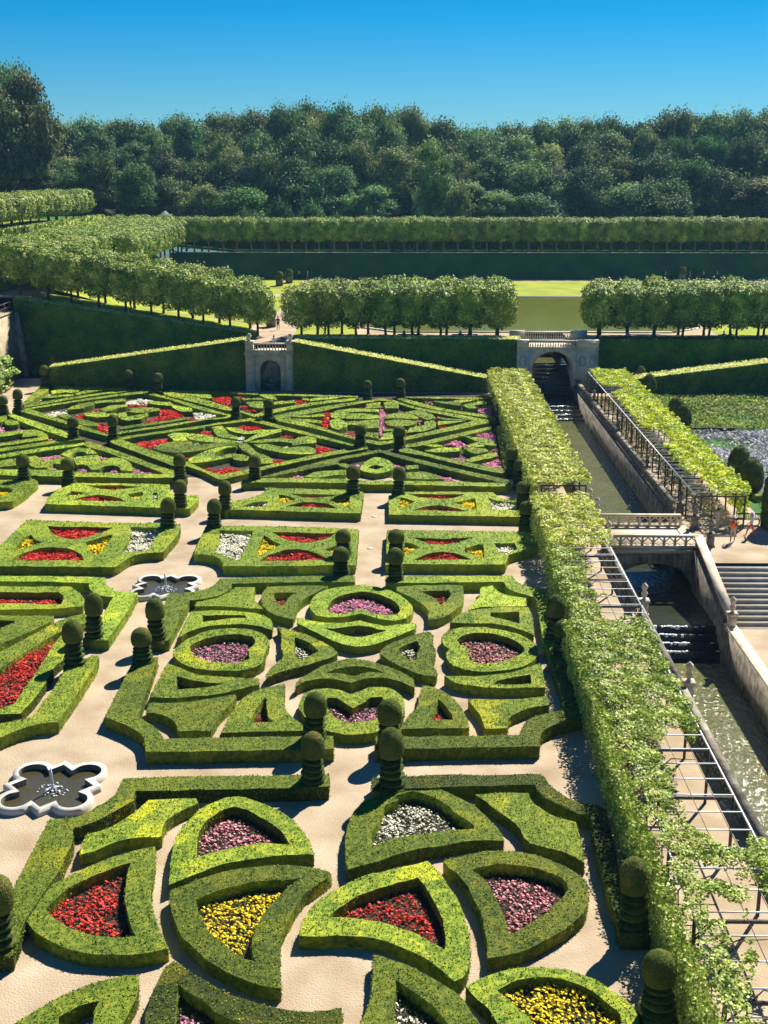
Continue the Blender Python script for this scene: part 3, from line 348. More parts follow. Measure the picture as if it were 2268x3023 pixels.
('thin hedge along the foot of the left ramp',0.5,"-39.49,138.88 -33.7,137.86 -29.74,136.68 -29.58,135.91 -33.47,136.85 -39.24,137.94",[],5),
('short broad hedge in the far left corner of the star pattern',0.5,"-40.46,137.14 -39.65,137.7 -38.97,134.87 -39.05,126.71 -39.45,127.17 -39.71,128.74",[],5),
('straight hedge rising to the topiaries under the left ramp',0.5,"-39.11,126.91 -35.02,131.62 -30.82,135.36 -29.45,135.92 -29.26,135.01 -30.61,134.39 -34.71,130.41 -38.73,125.39",[],5),
('leaf shaped hedge in the far left corner triangle',0.5,"-38.61,134.87 -37.69,136.79 -36.55,136.58 -35.42,135.07 -35.83,133.79 -37.13,134.15 -37.84,132.81",[],6),
('narrow hedge bar below the far left leaf hedge',0.5,"-38.69,131.56 -35.65,133.06 -35.41,132.12 -37.45,130.87 -38.37,130.64",[],6),
('flag shaped hedge right of the far left leaf hedge',0.5,"-35.45,133.06 -34.78,136.07 -33.24,136.47 -32.98,135.33 -34.02,134.04 -35.12,132.56",[],6),
('diamond ring hedge of the left star',0.5,"-38.82,124.41 -34.48,129.51 -30.42,133.5 -28.25,135.02 -24.87,131.12 -20.45,125.99 -18.11,123.12 -16.96,121.89 -16.99,120.24 -19.14,119.31 -22.17,116.2 -25.01,113.93 -26.15,112.83 -27.05,111.76 -28.2,112.8 -30.63,115.23 -32.19,117.19 -38.42,123.27",["-37.8,124.56 -34.22,128.47 -30.15,132.27 -28.09,133.54 -24.67,130 -20.7,124.68 -17.29,121.58 -17.43,120.84 -20.28,119 -22.35,117.22 -26.16,113.92 -27.43,112.92 -31.05,116.92 -35.09,121.32"],5),
('narrow upper left bar hedge in the left star',0.5,"-34.19,124.81 -33.71,127.46 -32.37,128.84 -31.94,127.02 -32.87,125.15 -33.97,124.29",[],6),
('straight upper bar hedge in the left star',0.5,"-32.36,129.05 -29.43,130.49 -29.09,128.89 -30.59,128.39 -32.03,127.69",[],6),
('upper left curl hedge in the left star',0.5,"-30.84,124.53 -30.16,126.51 -28.69,127.33 -28.35,126.2 -29.12,125.21 -29.57,123.91 -29.95,123.39",[],6),
('lower left curl hedge in the left star',0.5,"-31.85,122.29 -31.13,123.12 -29.92,123.27 -29.54,122.14 -28.59,122.53 -28.34,121.42 -29.11,120.79 -30.26,120.53 -31.41,121.25",[],6),
('hook shaped curl hedge at the centre in the left star',0.5,"-28.49,122.66 -27.76,122.98 -27.24,121.12 -26.36,121.57 -25.57,122.82 -25.21,121.46 -25.66,119.93 -26.77,118.9 -27.6,119.73 -28.25,121.42",[],6),
('upper right curl hedge in the left star',0.5,"-28.05,125.22 -26.59,125.77 -24.86,125.27 -24.51,123.98 -25.67,123.01 -26.73,122.81 -27.73,123.42 -27.41,124.26",[],6),
('bent right arm hedge in the left star',0.5,"-26.71,128.93 -24.33,128.62 -23.7,127.27 -21.54,125.32 -21.15,123.71 -22.27,123.38 -23.35,125.29 -23.84,126.6 -25.46,127.11 -26.44,127.91",[],6),
('bent left arm hedge in the left star',0.5,"-34.29,121.51 -33.3,121.96 -31.97,119.84 -30.92,119.26 -29.37,117.52 -29.06,116.38 -30.28,116.65 -31.2,117.49 -32.6,119.23",[],6),
('long lower bar hedge in the left star',0.5,"-26.81,115.85 -25.65,117 -23.58,118.48 -21.1,120.79 -20.94,119.82 -23.06,117.61 -25.42,115.87 -26.51,114.73",[],6),
('straight hedge running down from the two left topiaries',0.5,"-39.32,121.56 -39.02,122.19 -35.46,118.31 -32.91,115.48 -30.42,112.13 -30.06,111.19 -30.44,110.93 -34.14,114.9 -37.21,118.57",[],5),
('straight hedge under the single left topiary',0.5,"-35.87,106.11 -35.38,106.6 -32.77,108.85 -30.02,111.04 -28.99,110.95 -28.83,110.28 -29.77,110.06 -32.42,107.61 -35.01,105.41 -35.54,105.07",[],5),
('straight hedge just above the wavy hedge at left',0.5,"-35.13,103.78 -34.64,104.24 -32.15,106.64 -28.53,109.06 -28.33,108.27 -29.99,106.68 -32.6,104.51 -34.22,102.88 -34.73,102.51",[],5),
('small square hedge at the left edge',0.5,"-40.79,121.54 -39.38,121.56 -38.79,119.44 -38.99,118.14 -39.55,117.66",[],6),
('small bud shaped hedge at the left edge',0.5,"-38.77,118.97 -38.34,119.15 -37.15,118.16 -36.84,117.12 -37.43,116.54 -38.13,117.1",[],6),
('hedge bar at the left edge of the star pattern',0.5,"-38.04,112.93 -37.45,113.21 -35.52,114.05 -35.19,113.13 -36.01,111.89 -36.95,111.61 -37.59,111.5",[],6),
('hooked hedge near the left edge of the star pattern',0.5,"-34.84,111.38 -35.48,114.33 -34.64,114.62 -33.53,113.54 -32.63,111.94 -32.15,110.38 -33.92,108.98 -35.68,107.57 -36.26,107.31 -36.57,108.29 -35.99,108.55 -34.29,110.25 -33.12,111.25 -33.65,111.93",[],6),
('border hedge along the near left side of the star pattern',0.6,"-33.49,98.65 -27.57,98.32 -26.23,97.76 -21.55,97.29 -19.04,97.13 -18.29,97.06 -18.11,96.02 -21.28,95.97 -25.84,96.22 -32.86,96.68",[],1),
('diagonal hedge closing the wavy hedge triangle',0.5,"-28.43,108.91 -28.15,109.57 -26.28,107.46 -23.15,103.95 -20.8,101.08 -18.65,98.77 -18.37,97.45 -19.14,97.61 -21.1,100 -23.79,103.03 -25.84,105.54 -28.07,107.68",[],5),
('arched hedge at the top of the wavy triangle',0.5,"-29.44,104.41 -29.2,106.11 -28.47,107.09 -27.43,106.81 -26.33,104.83 -27.16,104.59 -27.65,105.52 -28.18,105.51 -28.54,104.8 -28.5,103.42",[],6),
('wavy scroll hedge right of the topiary',0.5,"-27.96,102.97 -27.14,103.89 -26.2,104.37 -25.36,102.11 -25.15,103.01 -24.6,103.38 -23.75,102.81 -22.84,101.49 -22.1,99.35 -22.04,98.63 -22.95,98.7 -23.45,100.05 -24.08,100.6 -24.7,100.16 -24.94,99.01 -25.49,99 -26.12,100.35 -26.81,100.86 -27.09,100.55",[],6),
('wavy scroll hedge between two topiaries',0.5,"-31.95,103.36 -31.48,103.92 -30.73,102.93 -30.35,101.95 -29.67,102.72 -29.13,103.41 -28.38,102.96 -28.15,102.07 -28.38,100.97 -29.15,101.18 -29.35,99.66 -30.26,99.65 -31.08,100.71",[],6),
('wavy scroll hedge at the left edge',0.5,"-34.28,101.1 -33.87,101.77 -33.32,102.67 -32.76,102.9 -32.03,100.48 -32.72,100.04 -33.8,99.6",[],6),
('diamond ring hedge of the middle star',0.5,"-26.22,110.11 -25.92,111.25 -22.72,113.97 -19.03,116.81 -14.94,120.27 -13.61,119.1 -11.2,116.36 -7.93,112.83 -4.04,108.52 -3.03,107.8 -3.01,106.97 -6.3,104.2 -9.22,101.47 -11.43,99.08 -13.17,97.01 -14.3,95.91 -14.61,95.99 -16.15,98.39 -17.76,100.26 -19.05,100.46 -21.89,103.97 -25.96,108.95",["-25.41,110.48 -22.54,112.99 -18.86,115.68 -18.7,116.42 -14.79,119.02 -11.08,114.96 -7.84,111.52 -4.35,108.03 -4.95,106.95 -8.37,103.71 -11.55,100.22 -12.66,99.27 -14.62,97.51 -14.83,97.59 -16.28,99.22 -18.01,101.78 -19.5,103.55 -22.45,106.79 -24.64,109.47"],5),
("small top left petal hedge of the middle star's flower figure",0.5,"-18.1,115.97 -17.21,116.67 -16.61,114.88 -16.01,112.98 -15.14,111.93 -15,110.63 -16.36,111.39 -16.88,111.91 -17.45,113.5",[],6),
("upper left lobe hedge of the middle star's flower figure",0.5,"-21.63,112.37 -21.25,113.44 -20.07,113.19 -18.39,112.68 -18.09,112.42 -16.4,110.87 -14.86,109.77 -14.9,109.26 -16.28,109.24 -17.9,109.72 -19.25,110.57 -19.74,111.5 -19.77,111.45 -19.4,110.21 -20.49,109.79 -21.05,111.06",[],6),
("lower left lobe hedge of the middle star's flower figure",0.5,"-21.98,106.89 -21.52,108.76 -20.47,109.69 -18.98,109.71 -18.78,108.8 -18.7,108.56 -17.72,108.57 -16.48,109.09 -14.88,109.11 -14.75,108.47 -15.77,107.96 -16.76,107.26 -17.75,105.99 -18.94,105.41 -19.78,105.16 -20.87,105.85",[],6),
("bottom left petal hedge of the middle star's flower figure",0.5,"-18.07,102.44 -17.86,104.03 -17.09,105.91 -16.33,107.26 -15.54,107.86 -14.74,108.27 -14.69,107.63 -15.53,106.98 -16.17,105.45 -16.13,104.05 -15.44,104.06 -14.83,105 -14.52,103.85 -15.29,102.93 -16.02,102.25 -16.85,101.57 -17.77,101.56",[],6),
("bottom petal tip hedge of the middle star's flower figure",0.5,"-14.59,104.77 -13.73,104.64 -13.03,103.64 -12.96,102.52 -13.54,102.29 -14.33,102.94",[],6),
("lower right petal hedge of the middle star's flower figure",0.5,"-14.69,108.86 -14.08,109.27 -13.48,107.89 -12.55,105.5 -11.56,104.12 -10.94,102.68 -10.84,101.44 -11.76,101.21 -12.5,103.2 -13.24,105.02 -14.08,106.67",[],6),
("upper right petal hedge of the middle star's flower figure",0.5,"-14.36,109.78 -14.05,110.91 -13.57,112.49 -13.06,114.11 -12.46,114.94 -11.39,115.23 -11.25,114.13 -11.92,113.04 -12.8,111.71 -13.39,110.92 -14.01,109.63",[],6),
("small top petal hedge of the middle star's flower figure",0.5,"-16.75,115.88 -15.8,115.73 -14.44,114.09 -13.38,114.93 -12.79,114.77 -13.23,113.56 -14.29,112.9 -15.27,113.42 -16.08,114.34",[],6),
("right lobe hedge, far half, of the middle star's flower figure",0.5,"-14.05,109.48 -12.68,110.57 -11.18,111.21 -9.68,110.71 -9.53,111.6 -8.67,112.03 -7.85,111.26 -7.73,109.47 -8.55,108.95 -9.7,108.34 -9.9,109.34 -11.06,109.93 -12.54,109.3",[],6),
("right lobe hedge, near half, of the middle star's flower figure",0.5,"-13.23,108.64 -12.05,108.8 -11.08,107.93 -10.15,107.21 -9.12,107.86 -8.13,107.72 -7.55,106.29 -7.51,105.01 -8.66,104.72 -10.07,105.16 -11.56,106.23 -12.52,107.17",[],6),
('thin hedge along the foot of the stone fountain gate',0.5,"-25.72,135.82 -19.93,135.15 -15.46,133.72 -10.63,133.21 -4.76,132.42 -4.73,131.56 -10.55,132.19 -15.37,132.85 -19.77,134.03 -25.55,134.91",[],5),
('straight hedge left of the middle far topiaries',0.5,"-26.12,134.46 -24.62,133.96 -20.75,129.92 -17.41,125.25 -17.25,124.09 -18.34,124.71 -21.85,128.65 -25.05,132.12 -25.76,133.2",[],5),
('V shaped hedge in front of the stone fountain gate',0.5,"-16.43,124.42 -14.68,122.23 -13.1,124.79 -9.01,128.84 -4.72,131.35 -4.62,130.15 -8.91,127.35 -12.91,122.88 -14.53,120.88 -16.27,123.15",[],5),
('left wedge hedge in front of the stone gate',0.5,"-23.98,133.6 -20.81,132.91 -20.39,131.83 -20.23,130.77 -21.33,131.11",[],6),
('upper left bar hedge in front of the stone gate',0.5,"-17.16,130.81 -15.18,131.2 -14.58,130.5 -14.79,130 -16.84,129.76",[],6),
('small round hedge in front of the stone gate',0.5,"-15.42,132.77 -14.65,133.59 -13.68,131.93 -13.26,130.03 -14.32,130.5",[],6),
('lower leaf hedge in front of the stone gate',0.5,"-16.33,128.74 -14.69,129.1 -14.11,126.08 -14.53,125.29 -15.66,126.39",[],6),
('right bar hedge in front of the stone gate',0.5,"-13.5,128.78 -11.4,129.84 -11.22,128.47 -13.22,127.29",[],6),
('right wedge hedge in front of the stone gate',0.5,"-9.79,130.78 -7.88,131.66 -6.31,131.68 -7.81,130.39 -9.7,129.52",[],6),
('small bush at the right wedge in front of the stone gate',0.5,"-10.68,131.4 -9.91,130.71 -9.84,129.66 -10.54,130.07",[],6),
('diamond ring hedge of the right star',0.5,"-12.77,121.52 -9.96,124.51 -6.39,127.86 -3.89,129.61 -2.32,131.03 -1.01,130.35 1.29,126.44 4.7,123.14 8.46,119.66 8.37,118.36 4.39,114.47 0.26,110.5 -1.28,108.96 -2.04,108.55 -3.38,109.78 -5.84,112.49 -8.1,115.28 -12.17,119.12",["-11.38,120.93 -8.63,123.26 -6.31,126.19 -3.86,128.58 -2.3,129.77 -1.13,129.44 1.28,125.33 4.65,121.78 6.95,119.4 4.46,116.3 0.26,111.9 -1.29,110.07 -2.06,109.96 -3.42,110.96 -5.89,113.56 -8.21,116.97"],5),
('top left wedge hedge in the right star',0.5,"-3.67,127.9 -2.29,128.94 -2.17,125.93 -3.73,125.58",[],6),
('top right wedge hedge in the right star',0.5,"-1.89,128.61 -1.26,129.3 -0.36,127.95 -0.35,125.63 -1.73,125.61",[],6),
('left disc hedge, upper half, in the right star',0.5,"-5.36,122.68 -3.9,123.02 -2.28,121.8 -2.26,120.46 -3.81,120.07 -5.5,120.23 -5.67,121.44",[],6),
('left disc hedge, lower half, in the right star',0.5,"-5.32,118.75 -2.25,119.98 -2.17,115.93 -3.33,115.63 -3.48,117.04 -5.14,117.3",[],6),
('outer left arc hedge in the right star',0.5,"-7.1,122.97 -6.44,124.57 -5.23,125.43 -2.34,124.95 -2.31,123.54 -4.18,123.9 -5.39,123.31 -5.63,120.53 -6.21,119.92 -6.98,120.81",[],6),
('round left end hedge in the right star',0.5,"-7.05,119.31 -6.26,120.22 -5.33,118.16 -5.25,116.44 -6,115.04 -6.77,116.42",[],6),
('right disc hedge, upper half, in the right star',0.5,"-1.77,120.28 -1.43,122.12 -0.46,123.38 1.01,122.46 1.6,120.94 1.47,120.15 -0.21,120.49",[],6),
('right disc hedge, lower half, in the right star',0.5,"-1.75,119.09 -0.45,119.88 1.46,119.14 1.21,117.68 0.74,117.1 -0.43,116.51 -1.37,117.07",[],6),
('outer right arc hedge, far side, in the right star',0.5,"0.34,123.71 1.52,124.68 2.49,123.42 3.19,121.88 3.28,120.36 2.42,119.75 1.73,121.24 1.25,122.47 0.4,122.77",[],6),
('outer right arc hedge, near side, in the right star',0.5,"0.73,115.97 2.14,117.12 2.17,118.86 3.14,119.46 3.27,117.71 3.05,115.72 1.87,114.33 0.49,113.76",[],6),
('bottom left wedge hedge in the right star',0.5,"-3.39,113.98 -2.25,113.72 -2.14,111.08 -3.34,112.11",[],6),
('bottom right wedge hedge in the right star',0.5,"-1.96,110.57 -1.78,113.19 -0.88,114.01 -0.8,111.1",[],6),
('near arc hedge in the right star',0.5,"-1.82,115.37 -0.54,115.5 0.49,114.85 0.26,113.87 -0.88,114.4 -1.69,114.38",[],6),
('right tip hedge, far bar, in the right star',0.5,"3.48,121.39 4.6,120.38 6.38,119.93 5.76,119.5 4.34,119.78 3.52,120.54",[],6),
('right tip hedge, near bar, in the right star',0.5,"3.49,119.17 6.23,119.21 4.52,118.02 3.45,117.03",[],6),
('left tip hedge, far bar, in the right star',0.5,"-11.66,121.35 -9.76,121.87 -7.79,122.65 -7.75,121.41 -9.67,120.77",[],6),
('left tip hedge, near bar, in the right star',0.5,"-11.55,120.14 -9.61,119.99 -7.82,119.12 -7.8,117.84 -9.51,118.69",[],6),
('thin far hedge in the far right triangle',0.5,"0.02,131.92 5,131.7 9.44,131.56 9.39,130.85 4.97,131 1.07,131.22",[],5),
('straight hedge running down to the right topiary pair',0.5,"-1.02,131.4 0.29,131.07 2.32,127.99 4.76,125.05 8.91,121.96 9.08,120.87 8.14,121.22 4.72,123.65 1.67,126.97",[],5),
('narrow bar hedge in the far right triangle',0.5,"3.25,129.57 4.91,129.18 6.14,128.04 6.1,127.04 4.24,128.36",[],6),
('upper wedge hedge in the far right triangle',0.5,"4.52,129.04 6.25,130.31 8.08,130.62 6.17,128.52",[],6),
('forked hedge in the far right triangle',0.5,"6.24,127.37 7.46,128.74 8.82,130.14 8.84,128.42 7.36,127.06 7.79,125.75 6.79,125.73",[],6),
('narrow hedge along the pergola side of the star pattern',0.5,"9.02,116.65 9.56,116.94 9.32,110.22 9.06,103.51 8.59,99.59 8.45,100.43 8.66,107.24",[],5),
('upper straight hedge of the right triangle',0.5,"0.31,108.83 2.03,110.12 5.51,113.84 8.49,116.65 8.46,115.41 5.44,112.24 2,108.61 0.31,107.51",[],5),
('lower straight hedge of the right triangle',0.5,"-0.28,106.73 0.47,107.36 2.98,104.33 5,102.56 8.54,99.58 8.42,98.13 6.85,99.14 3.95,102.1 1.93,104.32 -0.17,105.92",[],5),
('upper bird wing hedge in the right triangle',0.5,"5.57,112.77 6.11,112.25 7.64,111.48 8.44,109.45 8.3,108.21 7.47,108.79 6.48,110.69",[],6),
('middle feather hedge in the right triangle',0.5,"5.7,108.42 6.64,109.58 7.55,110.1 7.32,108.2 5.88,107.59",[],6),
('long body hedge in the right triangle',0.5,"1.97,106.42 3.61,107.65 5.23,107.68 5.06,106.23 3.66,105.74 2.38,105.96",[],6),
('right body hedge in the right triangle',0.5,"5.44,107.44 6.31,107.6 7.37,107.22 7.57,106.27 6.7,105.08 6,105.77",[],6),
('lower bird wing hedge in the right triangle',0.5,"5.38,102.79 6.11,103.92 7.23,105.09 8.23,105.81 8.24,104.41 7.11,103.26 5.81,102.13",[],6),
('thin beak hedge in the right triangle',0.5,"1.89,108.61 3.1,108.88 3.74,108.24 2.85,107.74",[],6),
('wide roof shaped hedge behind the two near topiaries',0.5,"-11.23,96.83 -9.06,99.54 -5.73,103.3 -2.56,106.12 -2.11,106.8 1.29,103.17 4.87,99.53 8.64,95.94 8.51,94.96 8.04,95.15 4.81,98.2 1.27,101.84 -1.98,105.66 -5.34,102.49 -5.31,101.31 -8.95,98.29 -10.76,96.52",[],5),
('border hedge along the near side of the right star',0.6,"-12.65,95.23 -11.18,95.96 -4.84,95.82 -3.05,95.37 0.33,95.23 4.66,95.02 8.38,94.57 8.35,93.63 4.61,93.76 0.33,94.07 -3.01,94.14 -4.78,94.57 -10.75,94.68 -12.53,94.27",[],1),
('eye shaped hedge under the roof shaped hedge',0.5,"-3.44,99.83 -3.05,102 -2.57,103.34 -2.16,103.8 -1.52,103.36 -0.89,102.03 -0.67,100.51 -0.76,99.45 -1.15,98.61 -2.14,97.98 -3.16,98.79",["-2.84,100.05 -2.2,101.05 -1.38,100.29 -2.17,99.3"],6),
('small right bar hedge under the roof shaped hedge',0.5,"0.3,100.74 1.37,100.97 1.37,99.9 0.44,99.47",[],6),
('long right bar hedge under the roof shaped hedge',0.5,"0.34,98.42 1.84,98.65 2.62,97.84 3.26,96.33 1.8,96.23 0.43,96.41",[],6),
('left pointed hedge under the roof shaped hedge',0.5,"-5.42,101.3 -4.92,101.53 -4.38,101.1 -4.53,99.81 -5.07,100.45",[],6),
('left oval hedge under the roof shaped hedge',0.5,"-7.84,96.88 -7.16,98.31 -6,98.95 -4.6,99.06 -4.49,97.74 -5.42,97.4 -6.84,96.58",[],6),
('left square hedge under the roof shaped hedge',0.5,"-5.17,99.17 -4.57,99.18 -4.6,97.53 -5.09,97.53",[],6),
]
HGROUPS=['box hedges of the petal square', 'border hedges around the squares', 'box hedges of the hearts square', 'box hedges of the dagger square', 'rectangular box hedge blocks', 'long straight box hedges of the star pattern', 'curled box hedges inside the star pattern']
BEDS=[
('light pink flowers filling the petal hedge nearest the round basin path','pink',0.16,"-6.53,43.97 -6.87,43.69 -7.22,43.23 -7.53,42.63 -7.62,41.96 -7.55,41.21 -7.43,40.17 -7.01,40.47 -6.43,40.82 -5.78,41.05 -5.12,41.2 -4.53,41.18 -4.07,41.12 -4.34,41.77 -4.76,42.48 -5.43,43.16 -6,43.7"),
('bright yellow flowers in the petal hedge left of the centre path','yellow',0.22,"-7.06,37.54 -6.7,37.82 -6.2,38.15 -5.69,38.4 -5.21,38.66 -4.67,38.75 -4.03,38.82 -3.52,38.89 -3.9,38.39 -4.16,37.82 -4.42,37.19 -4.62,36.58 -4.77,35.98 -4.81,35.4 -4.79,34.84 -4.66,34.3 -4.56,34.11 -4.91,34.26 -5.32,34.53 -5.67,34.97 -6.02,35.32 -6.27,35.6 -6.54,36.18 -6.8,36.77"),
('red flowers in a triangle inside the left petal hedge','red',0.16,"-9.73,39.8 -10.02,39.69 -10.38,39.42 -10.77,39.08 -11.14,38.69 -11.47,38.32 -11.75,37.83 -11.93,37.31 -12.09,37 -11.83,36.62 -11.52,36.29 -11.02,35.89 -10.51,35.61 -9.9,35.4 -9.46,35.32 -9.07,35.31 -8.64,35.41 -8.87,35.78 -9.13,36.51 -9.36,37.2 -9.52,37.82 -9.65,38.63 -9.74,39.39"),
('creamy white flowers inside a petal hedge near the centre path','white',0.2,"0.04,45.04 0.46,45.27 0.83,45.16 1.34,44.8 1.8,44.28 2.18,43.57 2.51,43.08 2.77,42.74 2.87,42.4 2.37,42.3 1.88,42.24 1.18,42.09 0.49,41.89 -0.15,41.64 -0.78,41.31 -1.03,41.03 -1.09,42.05 -0.87,42.73 -0.74,43.63 -0.59,44.14 -0.08,44.57 -0.27,44.83"),
('red flowers inside the petal hedge right of the centre path','red',0.16,"0.65,38.99 0.19,38.78 -0.27,38.57 -0.73,38.31 -0.96,38.17 -1.45,37.86 -1.71,37.54 -1.92,37.23 -2.26,36.84 -2.41,36.48 -2.15,36.54 -1.71,36.53 -1.23,36.44 -0.7,36.34 -0.22,36.12 0.4,35.77 0.82,35.42 1.19,35.07 1.44,34.85 1.5,35.36 1.46,36.07 1.37,36.74 1.21,37.43 1,38.14 0.78,38.7"),
('rose pink flowers in the rightmost rounded petal hedge','pink',0.16,"2.55,39.57 3.01,39.79 3.49,39.93 4.05,39.89 4.65,39.77 5.23,39.48 5.7,39.11 5.89,38.78 5.86,38.37 5.64,37.89 5.32,37.49 4.95,36.95 4.55,36.49 4.17,36.11 3.71,35.78 3.6,35.74 3.55,36.25 3.45,36.92 3.32,37.62 3.15,38.33 2.95,38.9 2.75,39.32"),
('yellow flowers in the bottom right petal hedge','yellow',0.3,"2.99,32.79 3.4,33.14 3.91,33.4 4.45,33.51 5.04,33.39 5.5,33.14 5.92,32.77 6.6,31.73 6.4,30.97 5.3,30.75 3.89,30.83 3.98,31.27 3.78,31.65 3.51,32.06 3.19,32.48"),
('white flowers in the bottom petal hedge','white',0.2,"-0.15,33.31 0.18,33 0.49,32.63 0.77,32.32 1.04,31.97 1.26,31.55 1.44,31.24 1.54,30.92 -0.02,30.9 -0.1,31.21 -0.18,31.59 -0.2,32.07 -0.12,32.68"),
('dark pink flowers half hidden in the bottom left petal hedge','mauve',0.16,"-6.83,32.93 -6.47,32.59 -6.11,32.28 -5.75,32.02 -5.49,31.66 -5.06,31.4 -4.65,31.18 -4.43,30.95 -4.58,30.67 -6.51,30.64 -6.61,31.12 -6.7,31.73 -6.76,32.27"),
('pink flowers in the left heart hedge','mauve',0.16,"-11.09,60.62 -10.77,61.26 -10.15,61.92 -9.35,62.33 -8.63,62.44 -7.98,62.12 -7.69,61.47 -7.76,60.67 -7.94,60.19 -7.8,59.58 -7.73,58.97 -8.03,58.58 -8.59,58.42 -9.42,58.56 -10.17,58.93 -10.76,59.69"),
('pink flowers in the far heart hedge','mauve',0.16,"-4.17,66.57 -4.04,67.71 -3.62,68.49 -2.98,69.09 -2.32,69.38 -1.64,69.11 -0.83,68.33 -0.29,67.38 -0.03,66.25 -0.28,65.52 -0.92,65.44 -1.56,65.68 -1.96,66.15 -2.29,66.48 -2.6,66.14 -3.09,65.66 -3.6,65.54 -4.06,65.83"),
('salmon pink flowers in the right heart hedge','pink',0.16,"2.96,61.79 3.32,62.38 3.96,62.79 4.69,62.8 5.39,62.41 6.06,61.67 6.41,60.88 6.42,60.4 6.13,59.78 5.49,59.16 4.65,58.64 3.95,58.55 3.51,58.93 3.44,59.74 3.53,60.46 3.35,60.89 3.09,61.14"),
('pink flowers in the near heart hedge','mauve',0.16,"-3.58,53.64 -3.45,54.29 -3.02,54.29 -2.56,53.66 -2.23,53.16 -1.82,53.67 -1.41,54.32 -0.93,54.45 -0.65,53.69 -0.84,52.56 -1.25,51.9 -2.26,51.51 -3.02,52.17"),
('few white flowers in the pointed hedge beside the left heart','white',0.22,"-5.67,62.05 -4.89,61.35 -4.26,60.09 -4.63,59.47 -5,58.92 -5.33,59.1 -5.53,60.07"),
('few white flowers in the pointed hedge beside the right heart','white',0.22,"-0.14,60.46 0.34,61.1 0.82,61.59 0.99,60.8 0.86,59.86 0.79,58.95 0.45,58.94 0.04,59.69"),
('few red flowers in the crescent hedge below the left heart','red',0.14,"-11.04,56.74 -10.32,56.33 -9.27,55.99 -8.57,55.81 -9.2,55.53 -10.03,55.24 -10.77,55.05"),
('red flowers in the leaf hedge left of the far heart','red',0.16,"-7.48,69.03 -6.4,69.16 -6.05,69.01 -6.47,68.45 -6.68,67.09 -6.85,66.9 -7.25,67.66"),
('red flowers in the leaf hedge right of the far heart','red',0.16,"1.1,69.43 2.79,69.7 2.9,68.98 2.59,67.8 2.24,67.11 1.95,68.18 1.56,68.76"),
('red flowers in the leaf hedge left of the near heart','red',0.16,"-6.36,54.24 -6.18,52.85 -6.03,52.12 -5.73,51.65 -6.23,51.57 -6.79,51.51 -6.77,52.6 -6.61,53.6"),
('red flowers in the leaf hedge right of the near heart','red',0.16,"1.76,54.23 2.11,53.35 2.34,52.49 2.37,51.96 1.39,51.94 1.51,52.72 1.69,53.59"),
('few red flowers in the crescent hedge below the right heart','red',0.14,"4.71,56.41 5.64,56.84 6.41,57.28 6.4,56.58 6.32,56 5.23,55.93 4.46,56.03"),
('narrow strip of red flowers in the upper dagger hedge','red',0.16,"-25.05,68.9 -20.15,68.97 -19.61,68.13 -19.45,66.89 -23.02,67.04 -24.42,67.02"),
('small red bed in the wedge hedge at the left edge','red',0.16,"-23.48,64.2 -21.35,64.3 -21.23,63.93 -21.75,62.99 -22.55,61.37"),
('big wedge of red flowers at the left edge of the garden','red',0.3,"-18.43,61.76 -18.31,58.74 -18.25,55.54 -18.21,53.84 -18.69,53.16 -19.88,53.27 -20.96,56.53 -20.18,57.92 -19.43,60.44"),
('red half round bed at the top of the left hedge block','red',0.44,"-24.48,82.25 -22.53,82.16 -19.91,82.08 -20.23,81.02 -20.89,80.05 -21.67,79.21 -22.47,79.35 -23.52,80.39"),
('white flower bed at the right of the left hedge block','white',0.44,"-18.7,82.21 -16.64,82.05 -16.45,80.49 -16.43,78.63 -16.33,77.01 -17.98,76.29 -18.11,76.64 -18.2,79.34"),
('yellow bed at the left of the left hedge block','yellow',0.44,"-25.07,80.37 -24.47,79.25 -23.67,78.52 -24.21,77.79 -25.13,76.54 -25.29,79.23"),
('yellow bed in the middle of the left hedge block','yellow',0.44,"-19.55,80.45 -20.96,78.56 -20.02,76.44 -19.54,75.75 -19.34,77.15 -19.4,79.32"),
('red half round bed at the bottom of the left hedge block','red',0.44,"-24.75,74.6 -24.45,76.02 -23.53,77.26 -22.64,77.52 -21.57,77.11 -20.52,75.91 -20.07,74.73"),
('white bed right of the small basin, left end of its block','white',0.44,"-12.45,81.52 -10.14,81.36 -10.07,79.83 -10.22,76.58 -10.21,74.81 -10.55,75.04 -12.11,76.55 -12.16,79.06"),
('yellow bed beside the white bed in the middle block','yellow',0.44,"-9.28,80.41 -8.55,79.11 -7.92,78.21 -8.54,76.95 -9.23,75.56 -9.35,76.59"),
('red half round bed, upper, in the middle block','red',0.44,"-8.81,81.18 -6.51,80.95 -4.4,80.86 -5.1,79.53 -6.12,78.6 -7.35,79.13 -8.2,80.05"),
('red half round bed, lower, in the middle block','red',0.44,"-9.03,74.73 -8.45,76.09 -7.6,77.04 -6.67,77.33 -5.66,76.65 -4.46,75.03"),
('small yellow bed behind the two topiaries left of the centre path','yellow',0.44,"-3.48,80.12 -3.34,76.68 -4.16,76.15 -4.96,77.18 -4.37,78.08 -4,79.36"),
('yellow bed behind the topiary right of the centre path','yellow',0.44,"0.19,78.87 0.78,78.52 1.2,77.8 0.56,76.74 0.13,75.7"),
('red half round bed, upper, in the right block','red',0.44,"0.68,79.99 2.64,79.72 4.84,80.05 3.7,78.92 2.71,78.36 1.86,78.53"),
('red half round bed, lower, in the right block','red',0.44,"0.75,75.1 1.71,76.41 2.67,76.94 3.6,76.44 4.48,75.26"),
('yellow bed at the right of the right block','yellow',0.44,"4.18,77.67 5.08,78.51 5.42,78.4 5.26,75.44 4.92,75.77 4.04,76.96"),
('white bed near the pergola in the right block','white',0.44,"6.12,78.78 7.47,78.8 7.57,77.54 6.84,76.31 6.25,76.82"),
